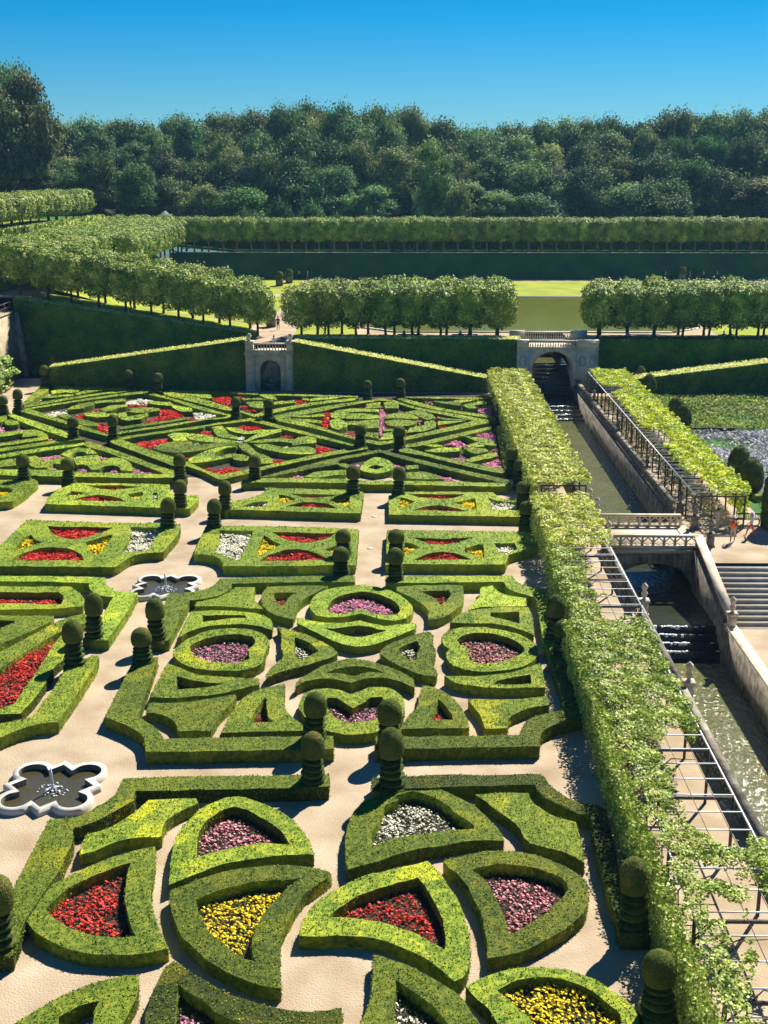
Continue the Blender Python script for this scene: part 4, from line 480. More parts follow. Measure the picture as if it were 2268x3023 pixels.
('yellow bed at the left edge beyond the cross path','yellow',0.44,"-31.86,92.94 -30.27,92.71 -29.72,91.73 -30.03,90.29 -30.94,90.04"),
('yellow bed at the left of the upper left block','yellow',0.44,"-25.23,91.8 -24.67,91.56 -24.11,91.33 -24.37,90.37 -25.27,90.03 -25.35,90.83"),
('dark slot bed at the top of the upper left block','red',0.44,"-24.53,93.55 -22.37,93.58 -20.26,93.21 -21.12,92.5 -22.06,92.19 -23.41,92.56"),
('narrow red bed at the bottom of the upper left block','red',0.44,"-24.54,89.1 -23.84,90.24 -22.97,90.72 -21.61,90.17 -20.33,88.8 -22.05,88.87"),
('yellow bed at the right of the upper left block','yellow',0.44,"-20.78,90.9 -19.81,91.63 -19.54,90.92 -19.63,89.5 -20.33,89.96"),
('tiny white bed at the right end of the upper left block','white',0.44,"-18.96,91.41 -18.58,91.41 -18.12,89.29 -18.34,88.83"),
('white bed at the left end of the upper middle block','white',0.44,"-11.57,87.8 -10.96,88.71 -9.91,89.04 -9.91,87.37 -11.28,87.35"),
('yellow bed left in the upper middle block','yellow',0.44,"-9.29,90.83 -8.73,90.74 -7.9,89.67 -8.55,88.74 -9.03,88.42"),
('thin red bed at the top of the upper middle block','red',0.44,"-8.53,91.32 -6.53,91.11 -4.8,90.99 -5.5,90.32 -6.58,90.02 -7.46,90.29"),
('red half round bed at the bottom of the upper middle block','red',0.44,"-8.57,87.71 -7.57,88.62 -6.51,88.91 -5.39,88.34 -4.6,87.14"),
('yellow bed right in the upper middle block','yellow',0.44,"-5.45,89.48 -4.78,90.66 -3.92,90.67 -3.79,87.46 -4.67,88.35"),
('yellow bed left in the upper right block','yellow',0.44,"-0.11,90.25 0.26,90.03 0.99,89.11 0.5,88.2 -0.1,87.3"),
('dark slot bed at the top of the upper right block','red',0.44,"0.51,91.21 2.36,91.24 4.84,91.27 4.06,90.31 2.82,89.83 1.49,90.28"),
('dark half round bed at the bottom of the upper right block','red',0.44,"0.73,86.78 1.69,87.68 2.77,88.23 3.94,87.36 4.84,86.41"),
('yellow bed right in the upper right block','yellow',0.44,"3.88,88.93 5.51,90.1 5.45,86.94 4.66,87.59"),
('white bed near the pergola in the upper right block','white',0.44,"6.5,90.35 7.17,89.43 8.81,88.77 8.62,86.77 6.52,86.96"),
('left white bed in the left star','white',0.3,"-36.18,122.98 -35,124.59 -34.35,125.24 -33.94,123.65 -34.65,121.45"),
('left red bed in the left star','red',0.3,"-33.02,122.71 -31.99,123.04 -31.5,120.59 -32.11,120.58"),
('small upper red bed in the left star','red',0.3,"-31.82,124.64 -31.18,125.94 -30.93,124.33 -31.52,123.68"),
('lower red bed in the left star','red',0.3,"-29.75,118.82 -28.54,118.26 -27.6,114.16 -28.69,114.85"),
('upper white bed in the left star','white',0.3,"-29.28,130.03 -27.95,131.81 -26.36,130.42 -26.73,128.35 -28.87,128.11"),
('thin red bed under the white bed in the left star','red',0.3,"-28.78,127.71 -26.69,128.14 -26.47,127 -28.36,126.64"),
('large right red bed in the left star','red',0.3,"-24.95,125.71 -23.63,125.4 -21.84,122.26 -22.92,120.11 -25.15,119.18 -24.97,120.38 -24.17,122.22"),
('right white bed in the left star','white',0.3,"-21.18,123.83 -20.17,124.17 -18.62,122.3 -20.16,120.45 -20.34,120.57"),
('small red bed at the right tip in the left star','red',0.3,"-21.14,121.34 -20.42,121.05 -20.23,119.85 -20.89,119.84"),
('tiny pink bed by the bud shaped hedge','mauve',0.3,"-36.64,115.85 -35.9,115.69 -35.76,115.03 -36.37,115.13"),
('tiny pink bed at the hooked hedge tip','mauve',0.3,"-32.56,111.84 -31.91,111.32 -31.74,110.5 -32.13,110.49"),
('pink bed at the very left edge','mauve',0.3,"-38.54,116.67 -37.96,116.11 -37.44,114.45 -37.99,114.17"),
('upper left pink bed in the wavy hedge triangle','mauve',0.3,"-31.09,104.01 -30.27,104.49 -29.65,104.96 -29.47,104.27 -30.02,103.57 -30.63,102.75"),
('upper right pink bed in the wavy hedge triangle','mauve',0.3,"-26.31,104.77 -25.35,104.33 -25.46,102.96"),
('right corner pink bed in the wavy hedge triangle','mauve',0.3,"-22.45,100.81 -21.47,99.75 -20.31,98.52 -21.96,98.7"),
('pink bed beside the left topiary in the wavy hedge triangle','mauve',0.3,"-29.42,100.06 -28.98,100.5 -28.34,99.65 -29.2,99.43"),
('pink bed right of the second topiary in the wavy hedge triangle','mauve',0.3,"-26.93,99.67 -26.55,100.19 -25.97,99.48 -25.93,98.93 -26.64,98.92"),
('pink bed in a lower scallop in the wavy hedge triangle','mauve',0.3,"-24.36,99.08 -23.81,99.8 -23.15,99.1 -23.89,98.8"),
('white bed under the arch in the wavy hedge triangle','white',0.3,"-28.3,103.83 -27.85,104.98 -27.52,104.53 -27.86,102.93"),
('top red bed in the middle star','red',0.3,"-15.91,117 -15.33,117.58 -14.15,117.6 -13.44,116.47 -14.56,115.06"),
('upper left red bed in the middle star','red',0.3,"-19.38,114.44 -18.6,115 -17.98,114.74 -17.53,112.85 -18.47,113.37"),
('far left red bed in the middle star','red',0.3,"-24.08,109.39 -23.28,110.93 -21.68,112 -21.3,109.94 -22.31,107.69"),
('small right red bed in the middle star','red',0.3,"-11.15,113.21 -10.74,113.75 -10.08,112.69 -10.94,112.26"),
('right corner red bed in the middle star','red',0.3,"-7.71,108.64 -7.25,109.14 -6.06,107.44 -7.35,105.75"),
('lower right red bed in the middle star','red',0.3,"-11.06,103.85 -9.92,103.41 -10.8,101.85"),
('bottom red bed in the middle star','red',0.3,"-16.47,100.46 -15.63,100.26 -14.5,100.92 -13.17,100.09 -13.98,98.61 -14.85,98.39 -15.81,99.42"),
('lower left red strip in the middle star','red',0.3,"-20.34,104.86 -18.32,104.2 -18.35,103.74 -20.2,104.08"),
('centre white bed in the middle star','white',0.3,"-15.17,112.62 -14.52,112.37 -14.54,110.29 -14.91,110.54"),
('left white bed in the middle star','white',0.3,"-19.09,110.23 -18.39,109.98 -17.9,108.98 -18.67,108.97"),
('right white bed in the middle star','white',0.3,"-11.04,108.59 -9.84,108.61 -9.79,108.02 -10.32,107.86"),
('left red bed in front of the stone gate','red',0.3,"-20.33,132.28 -19.64,133.01 -18.35,132.31 -18.01,128.81 -18.26,127.79 -20.07,130.51"),
('red bed between the two topiaries in front of the stone gate','red',0.3,"-16.84,128.15 -16.31,127.49 -15.06,125.53 -14.76,124.56 -16.4,126.16"),
('right red bed in front of the stone gate','red',0.3,"-11.5,130.99 -10.72,131 -9.84,129.62 -11.13,128.1"),
('thin red bed in front of the stone gate','red',0.3,"-17.93,132.68 -16.63,132.34 -17.09,131.76"),
('small red bed right of the round hedge in front of the stone gate','red',0.3,"-13.32,130.82 -12.69,131.11 -12.73,130.13"),
('tall pink bed down the middle in the right star','mauve',0.3,"-2.29,125.71 -1.92,126.05 -1.7,123.8 -1.7,119.53 -1.43,117.21 -1.7,115.53 -1.82,111.77 -2.1,111.76 -2.11,115.52 -2.24,119.52"),
('upper red bed in the right star','red',0.3,"-4.65,126.66 -3.9,127 -3.93,125.82 -4.49,125.68"),
('right red bed in the right star','red',0.3,"3.34,122.63 3.79,121.41 3.99,119.91 3.48,119.02 3.32,119.6"),
('lower right red bed in the right star','red',0.3,"3.43,117 4.51,117.87 3.87,116.16"),
('small near red bed in the right star','red',0.3,"0.26,113.65 0.83,113.65 0.49,112.74"),
('left red bed in the right star','red',0.3,"-7.82,124.03 -7.09,124.36 -7.1,120.04 -6.87,116.01 -7.75,117.12 -7.85,120.63"),
('near left red bed in the right star','red',0.3,"-5.4,114.37 -4.35,114.12 -4.42,113.85 -4.39,113.04 -5.31,113.3"),
('pink bed in the right disc in the right star','mauve',0.3,"1.24,120.76 2.08,120.78 1.7,119.28"),
('white bed in the right disc in the right star','white',0.3,"0.86,117.82 1.68,117.83 1.56,116.97"),
('pink bed in the left disc in the right star','mauve',0.3,"-5.63,120.36 -5.13,120.07 -5.47,119.47"),
('pink bed in the far right triangle','mauve',0.3,"7.86,126.85 8.64,127.19 9.07,128.87 9.17,126.54 8.95,123.33 7.85,124.58"),
('tiny pink bed in the far right triangle','mauve',0.3,"2.49,130.36 3.26,130.16 3.25,129.47"),
('upper pink bed in the right triangle','mauve',0.3,"6.74,113.47 7.62,114.84 8.72,114.85 8.6,110.89 8,111.91 7.72,112.69"),
('middle pink bed in the right triangle','mauve',0.3,"3.79,109.8 4.96,111.61 5.66,109.83 5.51,108.83"),
('right pink bed in the right triangle','mauve',0.3,"7.7,107.4 8.42,108.38 8.36,104.59 8.29,106.55"),
('small lower pink bed in the right triangle','mauve',0.3,"4.25,104.53 4.89,104.77 5.49,104.09 5.35,103.19"),
('large near pink bed in the right triangle','mauve',0.3,"6.79,102.1 8.22,104.13 8.55,103.69 8.39,100.19 6.99,101.24"),
('left pink bed under the roof shaped hedge','mauve',0.3,"-9.06,97.26 -8.54,98.07 -7.94,98.08 -7.96,97.07"),
('upper left pink bed under the roof shaped hedge','mauve',0.3,"-4.12,101.73 -3.68,102.39 -3.47,102.17 -3.74,101.08"),
('upper right pink bed under the roof shaped hedge','mauve',0.3,"-0.78,101.99 -0.37,101.56 0.25,101.14 -0.06,100.71"),
('long right pink bed under the roof shaped hedge','mauve',0.3,"2.63,98.44 3.8,97.65 4.91,96.07 3.36,96.25 3.38,97.04"),
('small pink bed between topiaries under the roof shaped hedge','mauve',0.3,"-3.19,96.82 -2.7,96.75 -2.3,96.48 -3.08,96.47"),
]
TOPIARIES=[
('nearest spiral topiary on its block by the right border',7.73,36.1,2.47),
('spiral topiary in the bottom right corner beside the pergola',7.68,31.73,2.1),
('tall spiral topiary right of the centre path, nearest the viewer',-0.33,45.65,2.53),
('spiral topiary right of the centre path, just behind the tall one',-0.47,49.16,2.15),
('spiral topiary left of the centre path at the petal square',-3.58,45.91,2.18),
('wide headed spiral topiary left of the near heart',-3.78,49.82,2.19),
('brown headed spiral topiary left of the broad path',-16.39,58.05,2.3),
('spiral topiary left of the broad path near the small basin',-16.32,61.73,2.44),
('spiral topiary on the right of the broad path, farther one',-12.92,61.54,2.23),
('spiral topiary on the right of the broad path, nearer one',-13.02,58.32,1.82),
('spiral topiary at the left edge, cut by the frame',-12.89,34.72,2.49),
('spiral topiary by the pergola right of the right heart, farther',8.14,61.92,2.41),
('spiral topiary by the pergola right of the right heart, nearer',8.28,59.71,1.81),
('spiral topiary left of the centre path at the star border',-3.69,91.63,2.11),
('spiral topiary right of the centre path at the star border',-0.26,91.44,2.07),
('spiral topiary left of the centre path, behind its twin',-3.69,76.16,1.7),
('spiral topiary left of the centre path, beyond the hearts',-3.67,72.39,1.7),
('spiral topiary right of the centre path, behind its twin',-0.31,76.21,1.7),
('spiral topiary right of the centre path, beyond the hearts',-0.34,71.36,1.99),
('spiral topiary above the small basin, left of the path, farther',-16.17,87.51,2.03),
('spiral topiary above the small basin, left of the path, nearer',-16.11,82.25,2.1),
('spiral topiary above the small basin, right of the path, farther',-12.85,87.11,2.08),
('spiral topiary above the small basin, right of the path, nearer',-12.93,82.3,2.01),
('spiral topiary at the far left end of the star border',-29.91,95.37,2.09),
('spiral topiary second from the left on the star border',-26.17,94.65,1.93),
('spiral topiary with a brown head at the tip of the middle star',-17.61,95.95,1.98),
("spiral topiary right of the middle star's bottom tip",-11.66,95.84,1.97),
('spiral topiary on the straight hedge left of the left star',-30.01,111,1.88),
('spiral topiary between the left and the middle star',-26.31,110.79,2.16),
('spiral topiary beside the far left gravel walk, farther',-38.91,123.9,2.1),
('spiral topiary beside the far left gravel walk, nearer',-39.66,121.68,1.85),
('spiral topiary in the far left corner before the ramp',-39.98,137.75,2.31),
("spiral topiary behind the left ramp's low end",-40.79,144.75,2.31),
('spiral topiary under the left ramp, left one of the pair',-30.21,136.34,2.05),
('spiral topiary under the left ramp, right one of the pair',-26.76,134.87,1.96),
('spiral topiary left one of the pair in front of the stone gate',-16.39,120.79,1.98),
('spiral topiary right one of the pair in front of the stone gate',-13.15,120.53,1.83),
('spiral topiary left one of the pair below the right star',-3.71,108.08,1.88),
('spiral topiary right one of the pair below the right star',-0.23,108.14,1.72),
('spiral topiary left one of the pair under the right ramp',-3.68,131.54,1.78),
('spiral topiary right one of the pair under the right ramp',-0.13,131.95,1.92),
("spiral topiary farthest one beside the pergola's far end",10.69,144.32,1.7),
('spiral topiary at the far end of the pergola, second',10.04,131.74,1.81),
('spiral topiary at the far end of the pergola, third',9.76,125.59,1.7),
("spiral topiary beside the pergola at the right star's tip",9.63,119.96,1.82),
('spiral topiary with a brown head beside the pergola',9.02,98.77,1.92),
('spiral topiary half hidden beside the pergola',9.27,95.16,1.83),
('spiral topiary beside the pergola at the upper right block',8.95,88.66,1.7),
('spiral topiary beside the pergola at the cross path',8.67,83.13,1.7),
]
for l_,h_,o_,hs_,g_ in HEDGES: hedge(l_,h_,pts(o_),[pts(x) for x in hs_],HGROUPS[g_])
for l_,c_,hh_,p_ in BEDS: bed(l_,c_,hh_,pts(p_))

# ------------------------------------------------------------------ spiral topiaries
def topiary_parts():
    r=np.random.default_rng(3)
    def skin(prof,dens,ls,c=(0,0,0),tilt=(0,0)):
        P=[];N=[]
        for (r0,z0),(r1,z1) in zip(prof[:-1],prof[1:]):
            sl=math.hypot(r1-r0,z1-z0); n=int(math.pi*(r0+r1)*sl*dens)+1; t=r.random(n); g=r.random(n)*2*math.pi; rr=r0+(r1-r0)*t
            x,y=rr*np.cos(g),rr*np.sin(g); P.append(np.column_stack([x,y,z0+(z1-z0)*t+tilt[0]*x+tilt[1]*y])); nr=(z1-z0)/(sl+1e-9); nz=-(r1-r0)/(sl+1e-9)
            N.append(np.column_stack([nr*np.cos(g),nr*np.sin(g),np.full(n,nz)]))
        return leaves(np.concatenate(P),np.concatenate(N),ls,r,spread=.45)
    head=MB(); hp=[(.28,1.20),(.42,1.24),(.46,1.36),(.48,1.6),(.47,1.82),(.42,2.05),(.33,2.22),(.18,2.35),(.02,2.4)]
    hp=[(a*.99,b) for a,b in hp]; head.lathe(hp,n=22,jit=.02,rng=random.Random(2)); head.quads(skin(hp,620,.05))
    sp=MB()
    sp.lathe([(.09,0),(.07,1.25)],n=8)
    for i,z in enumerate((.02,.32,.60,.88)):
        rr=.50-.025*i; tl=(.10*math.cos(i*.9),.10*math.sin(i*.9)); p=[(.10,z+.03),(rr*.85,z+.02),(rr,z+.09),(rr*.95,z+.16),(rr*.55,z+.23),(.10,z+.25)]
        sp.lathe(p,n=20,tilt=tl,jit=.03,rng=random.Random(i)); sp.quads(skin(p,620,.05,tilt=tl))
    bl=MB(); a=.49; bl.box(-a,a,-a,a,0,.6); n=700; P=r.uniform(-a,a,(n,3)); k=r.integers(0,5,n); N=np.zeros((n,3)); P[:,2]=r.uniform(0,.62,n)
    for j,(ax,sg) in enumerate(((0,1),(0,-1),(1,1),(1,-1),(2,1))):
        m=k==j; 
        if ax==2: P[m,2]=.605
        else: P[m,ax]=sg*(a+.01)
        N[m,ax]=sg
    bl.quads(leaves(P,N,.06,r,spread=.5))
    return head.mesh('head',M['topbrown'],True),sp.mesh('spiral',M['top'],True),bl.mesh('base_block',M['top'])
TH,TS,TB=topiary_parts()
for i,(l_,x_,y_,s_) in enumerate(TOPIARIES):
    k=s_/2.4; t=empty('spiral_topiary',(x_,y_,0),l_,'topiary','spiral topiaries at the hedge corners',rz=(i*1.7)%6.28)
    for nm,me in (('head',TH),('spiral',TS)):
        o=link(nm,me,t,(0,0,.6)); o.scale=((1.02+.12*((i*37)%7)/7),)*2+(k,)
        o.rotation_euler=(R(((i*29)%7-3)*.8),R(((i*17)%5-2)*.9),0)
    o=link('base_block',TB,t,(0,0,0)); o.rotation_euler=(0,0,-t.rotation_euler.z)

# ------------------------------------------------------------------ ground, water, terraces
def sheet(name,x0,x1,y0,y1,z,m,kind='structure',label=None,cat=None,nx=1,ny=1,fz=None):
    mb=MB(); xs=np.linspace(x0,x1,nx+1); ys=np.linspace(y0,y1,ny+1); v=[(x,y,(z if fz is None else fz(x,y))) for y in ys for x in xs]
    mb.add(v,[(j*(nx+1)+i,j*(nx+1)+i+1,(j+1)*(nx+1)+i+1,(j+1)*(nx+1)+i) for j in range(ny) for i in range(nx)])
    return tag(link(name,mb.mesh(name,m)),label,cat,None,kind)
CL,CR=13.75,19.5      # canal walls
sheet('ground',-400,CL-.3,-30,146,0,M['gravel'])
sheet('path',CR+.5,90,76.6,137,0.0,M['gravel'])
sheet('lower_path',CR+.5,90,-30,70.6,-2.2,M['gravel'])
sheet('terrain',-400,400,140,262,-.6,M['forestfloor'])
sheet('canal_bed',CL-.3,CR+.4,-30,150,-5.2,M['soil'])
sheet('water',CL,CR,-30,70.2,-4.3,M['water'])
sheet('water',CL,CR,73.2,86.2,-2.9,M['waterdark'])
sheet('water',CL,CR,86.6,131,-1.9,M['water'])
sheet('water',CL,CR,137,141.2,-1.2,M['waterdark'])
mb=MB(); mb.add([(-36.5,98.5,.006),(8.2,98.5,.006),(10.2,136.5,.006),(-38.2,137,.006),(-40.3,118,.006)],[(0,1,2,3,4)]); tag(link('ground',mb.mesh('ground',M['soil'])),None,None,None,'structure')  # dark sheet stands in for hedge shadows inside the star pattern
# canal side walls
def wall(name,label,x0,x1,y0,y1,z0,z1,m,cat='wall',group=None):
    mb=MB(); n=1; 
    for i in range(n):
        a=y0+(y1-y0)*i/n; b=y0+(y1-y0)*(i+1)/n; mb.box(x0,x1,a,b-.001,z0,z1)
    return tag(link(name,mb.mesh(name,m)),label,cat,group)
wall('canal_wall','long stained stone wall on the right of the upper canal',CR,CR+.5,79.8,142,-5,.02,M['stonedark'],group='canal walls')
wall('canal_wall','stone wall on the left of the canal under the pergola balustrade',CL-.3,CL,-30,142,-5,-.003,M['stonedark'],group='canal walls')
wall('canal_wall','low stone wall between the lower canal and the lower gravel court',CR,CR+.5,-30,70.6,-5.0,-1.95,M['stonedark'],group='canal walls')
mb=MB(); mb.box(CR-.06,CR+.56,-30,70.6,-1.948,-1.83); tag(link('coping',mb.mesh('coping',M['stone'])),'pale stone coping along the lower canal wall','coping')
# stair flank wall with sloping top (from the bridge down to the lower court)
t=empty('stair_wall',(CR,75,0),'sloping stone wall beside the steps, descending from the bridge','wall')
mb=MB(); y0,y1=79.8-75,70.6-75
mb.hexa([(0,y1,-5),(.5,y1,-5),(.5,y0,-5),(0,y0,-5),(0,y1,-2.1),(.5,y1,-2.1),(.5,y0,.05),(0,y0,.05)]); link('wall_base',mb.mesh('wall_base',M['stonedark']),t)
mb=MB()
for i in range(14):
    a=y1+(y0-y1)*(i+.15)/14; b=y1+(y0-y1)*(i+.6)/14; za=-2.1+2.15*(i+.15)/14; zb=-2.1+2.15*(i+.6)/14
    mb.hexa([(.15,a,za-.02),(.4,a,za-.02),(.4,b,zb-.02),(.15,b,zb-.02),(.15,a,za+.75),(.4,a,za+.75),(.4,b,zb+.75),(.15,b,zb+.75)])
link('pierced_panel',mb.mesh('pierced_panel',M['stonedark']),t)
mb=MB(); mb.hexa([(-.02,y1,-1.35),(.55,y1,-1.35),(.55,y0,.8),(-.02,y0,.8),(-.02,y1,-1.2),(.55,y1,-1.2),(.55,y0,.95),(-.02,y0,.95)]); link('coping',mb.mesh('coping',M['stone']),t)
# steps
t=empty('stone_steps',(25,73.5,0),'broad flight of stone steps down to the lower court','steps')
for i in range(12):
    mb=MB(); y=76.6-.5*i; z=-2.2*(i)/12-.0; mb.box(CR+.55-25,9,y-.5-73.5,y-73.5,z-2.2/12-.6,z-2.2/12)
    mb2=MB(); mb2.box(CR+.55-25,9.001,y-.53-73.5,y-.4-73.5,z-.25,z-2.2/12+.012)
    s_=link('step',mb.mesh('step',M['stonewhite']),t); link('nosing',mb2.mesh('nosing',M['stone']),s_)
mb=MB(); mb.box(CR+.5,90,70.55,70.9,-3,-2.19); 
# cascades: stepped weirs with foam lips
def cascade(label,y0,y1,z0,z1,n,x0=CL,x1=CR,dark=False):
    """from far/high (y1,z1) to near/low (y0,z0)"""
    t=empty('cascade',((x0+x1)/2,(y0+y1)/2,z0),label,'cascade'); cx,cy=(x0+x1)/2,(y0+y1)/2
    for i in range(n):
        a=y0+(y1-y0)*i/n; b=y0+(y1-y0)*(i+1)/n; z=z0+(z1-z0)*(i+1)/n
        mb=MB(); mb.box(x0-cx,x1-cx,a-cy,b-cy-.002,z-1.2-z0,z-z0); s_=link('weir_step',mb.mesh('weir_step',M['waterdark']),t)
        mb=MB(); r_=random.Random(i+n); x=x0+.1
        while x<x1-.1:
            wd=r_.uniform(.08,.3); lit=r_.random()<(.95 if x<x0+(x1-x0)*.62 else .3)  # foam mostly on the left, its sunlit stretch built into the shape
            if lit and not dark:
                xe=min(x+wd,x1-.03); d=r_.uniform(.06,.24); mb.box(x-cx,xe-cx,a-cy+.003,a-cy+d,z-z0+.003,z-z0+r_.uniform(.008,.03))
                if r_.random()<.6: hgt=(z1-z0)/n*r_.uniform(.1,.55); mb.box(x-cx,xe-cx,a-cy-.03*r_.random()-.01,a-cy-.003,z-z0-hgt,z-z0)
            x+=wd*r_.uniform(.9,1.15)
        
        if mb.f: link('foam',mb.mesh('foam',M['foam']),s_)['kind']='stuff'
cascade('foaming stepped weir in the canal near the pergola gap',71.2,73.2,-4.3,-2.9,4)
cascade('stepped weir with white foam lines in the upper canal',131,137,-1.9,-1.2,4)
cascade('tall dark stepped cascade under the arched bridge',141.2,147.5,-1.2,1.6,8,dark=True)
cascade('bright spilling weir seen through the arched bridge',152.2,155.2,1.75,3.9,4)
cascade('small weir just upstream of the gothic bridge',86.2,86.6,-2.9,-1.9,1)
sheet('water',CL,CR,147.5,152.2,1.72,M['water'])

# upper terrace
def zt(x,y):
    z=4.4
    if x<-18: z+=min(1,(-18-x)/27)*4.4*max(0,min(1,(178-y)/20))
    if x<-41: z=max(z,4.4+min(1,(-41-x)/4.0)*4.6)
    return z
sheet('terrace_ground',-17.6,CL-.2,143.5,229,4.4,M['gravel'],nx=4,ny=30)
sheet('terrace_ground',-140,-17.6,150.3,229,4.4,M['gravel'],nx=60,ny=30,fz=zt)
sheet('terrace_ground',CR+.2,160,144.5,229,4.4,M['gravel'],nx=2,ny=2)
sheet('terrace_ground',CL-.2,CR+.2,155,229,4.396,M['gravel'])
def lawn(x0,x1,y0,y1): sheet('lawn',x0,x1,y0,y1,4.41,M['lawn'],nx=4,ny=4,fz=lambda x,y: zt(x,y)+.02)
for q in ((-45,-17.5,161,196),(-45,-17.5,200,226),(-13.2,-5.8,150.5,178),(-16,-13,179,224),(-13,60,197.5,222),(38.5,90,152,194),(-44,-19,151.2,160)): lawn(*q)
sheet('lawn',-17.2,-13.3,183,197,4.42,M['lawn']); 
mb=MB()
X0,X1,Y0,Y1=-4.8,37.2,154.6,195.5; cx,cy=(X0+X1)/2,(Y0+Y1)/2
po=[(X0+4,Y0),(X1-4,Y0),(X1,Y0+4),(X1,Y1-4),(X1-4,Y1),(X0+4,Y1),(X0,Y1-4),(X0,Y0+4)]
mb.add([(x,y,4.43) for x,y in po],[tuple(range(8))]); tag(link('pond',mb.mesh('pond',M['pond'])),None,None,None,'structure')
mb=MB()
for i in range(8):
    a=Vector((*po[i],0));b=Vector((*po[(i+1)%8],0)); d=(b-a).normalized(); n_=Vector((d.y,-d.x,0)); q=[a,b,b+n_*.5,a+n_*.5]
    mb.hexa([(p.x,p.y,4.3) for p in q[::1]]+[(p.x,p.y,4.56) for p in q])
tag(link('pond_kerb',mb.mesh('pond_kerb',M['stonewhite'])),'pale stone kerb round the large green pond','kerb')
# far bank and upper ground, forest floor rising
sheet('grass_bank',-42,170,226,229.5,0,M['bank'],nx=20,ny=3,fz=lambda x,y:4.42+(y-226)/3.5*4.28)
sheet('upper_ground',-140,-41,229.5,231.4,0,M['lawn'],nx=8,ny=2,fz=lambda x,y:8.7+(max(0,min(1,(-45-x)/8))*5.5))
sheet('upper_ground',-41,170,229.5,231.4,0,M['gravel_pale'],nx=20,ny=4,fz=lambda x,y:8.7+(max(0,min(1,(-45-x)/8))*5.5))
sheet('upper_ground',-140,170,231.4,262,0,M['bank'],nx=20,ny=4,fz=lambda x,y:8.7+(max(0,min(1,(-45-x)/8))*5.5))
sheet('terrain',-600,700,262,900,0,M['forestfloor'],nx=40,ny=30,fz=lambda x,y:8.6+min(16,(y-262)*.10)+(5 if x<-60 else 0))
sheet('upper_ground',-140,-50,150,229.4,0,M['lawn'],nx=10,ny=6,fz=lambda x,y:9.2+max(0,min(1,(-50.5-x)/3))*5.3)
mb=MB(); mb.box(-.35,.35,0,0.01,0,.01)

# ------------------------------------------------------------------ clad hedges: retaining walls and ramps
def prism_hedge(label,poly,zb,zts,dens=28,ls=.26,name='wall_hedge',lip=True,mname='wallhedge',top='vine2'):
    """poly: plan corners ccw, zts: top heights per corner; leafy faces all round, clipped top with sunlight put into its leaf colour"""
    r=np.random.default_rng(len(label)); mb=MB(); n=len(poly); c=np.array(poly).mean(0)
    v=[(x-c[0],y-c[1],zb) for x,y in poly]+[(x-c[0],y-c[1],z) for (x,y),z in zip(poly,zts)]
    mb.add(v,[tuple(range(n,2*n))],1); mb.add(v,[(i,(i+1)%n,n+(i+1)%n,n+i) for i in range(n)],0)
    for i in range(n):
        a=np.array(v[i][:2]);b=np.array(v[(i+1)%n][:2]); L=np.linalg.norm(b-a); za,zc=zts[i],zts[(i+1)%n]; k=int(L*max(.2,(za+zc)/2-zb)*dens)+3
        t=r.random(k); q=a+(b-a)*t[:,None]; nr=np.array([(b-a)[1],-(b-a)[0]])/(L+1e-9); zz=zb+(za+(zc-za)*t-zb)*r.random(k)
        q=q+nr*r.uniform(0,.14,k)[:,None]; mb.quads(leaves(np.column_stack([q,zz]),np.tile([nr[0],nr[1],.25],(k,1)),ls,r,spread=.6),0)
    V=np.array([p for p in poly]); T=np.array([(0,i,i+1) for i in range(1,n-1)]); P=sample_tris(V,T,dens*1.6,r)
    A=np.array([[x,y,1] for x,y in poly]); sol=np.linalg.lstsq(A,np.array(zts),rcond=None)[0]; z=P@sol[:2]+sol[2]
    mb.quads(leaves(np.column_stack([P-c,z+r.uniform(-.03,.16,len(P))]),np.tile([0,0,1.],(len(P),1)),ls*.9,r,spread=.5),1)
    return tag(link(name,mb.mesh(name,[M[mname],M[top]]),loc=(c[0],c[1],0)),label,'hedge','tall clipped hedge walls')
GY=137.9
M['sun_painted_top']=mat('sun_painted_top_foliage',[(.60,.64,.14),(.82,.80,.30)],scale=.8,rough=.6,island=.3,trans=.35)  # pale leaf colour paints the sunlight on the hedge tops
prism_hedge('sloping hedge wall rising from the left towards the stone gate',[(-39.5,GY),(-17.45,GY),(-17.45,GY+2.2),(-39.5,GY+2.2)],0,[2.6,5.75,5.75,2.6],top='sun_painted_top',mname='ramphedge')
prism_hedge('sloping hedge wall falling from the stone gate to the pergola',[(-11.95,GY-.6),(9.7,GY-.6),(9.7,GY+1.7),(-11.95,GY+1.7)],0,[5.6,1.55,1.55,5.6],top='sun_painted_top',mname='ramphedge')
prism_hedge('sloping hedge wall rising to the right edge beyond the lavender',[(25.8,136.8),(60,136.8),(60,139.3),(25.8,139.3)],0,[1.65,6.0,6.0,1.65],top='sun_painted_top',mname='ramphedge')
prism_hedge('tall dark hedge wall below the middle lime trees',[(-12.0,142.8),(13.5,142.2),(13.5,144.6),(-12.0,145)],0,[5.25,5.25,5.25,5.25],top='sun_painted_top')
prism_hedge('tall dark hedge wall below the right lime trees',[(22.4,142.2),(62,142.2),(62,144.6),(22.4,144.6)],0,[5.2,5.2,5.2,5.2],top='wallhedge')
prism_hedge('tall dark hedge wall falling from the left stone wall to the gate',[(-46.2,148.6),(-17.6,148.1),(-17.6,150.4),(-46.2,151)],0,[9.1,5.0,5.0,9.1],top='sun_painted_top')
sheet('ramp',-40,-17.4,GY+1,147,0,M['gravel'],nx=4,ny=1,fz=lambda x,y: max(0,(x+40)/22.6*3.6)+.01)
sheet('ramp',-12,9.7,138.3,142,0,M['gravel'],nx=4,ny=1,fz=lambda x,y: max(.01,(9.7-x)/21.7*4.2))
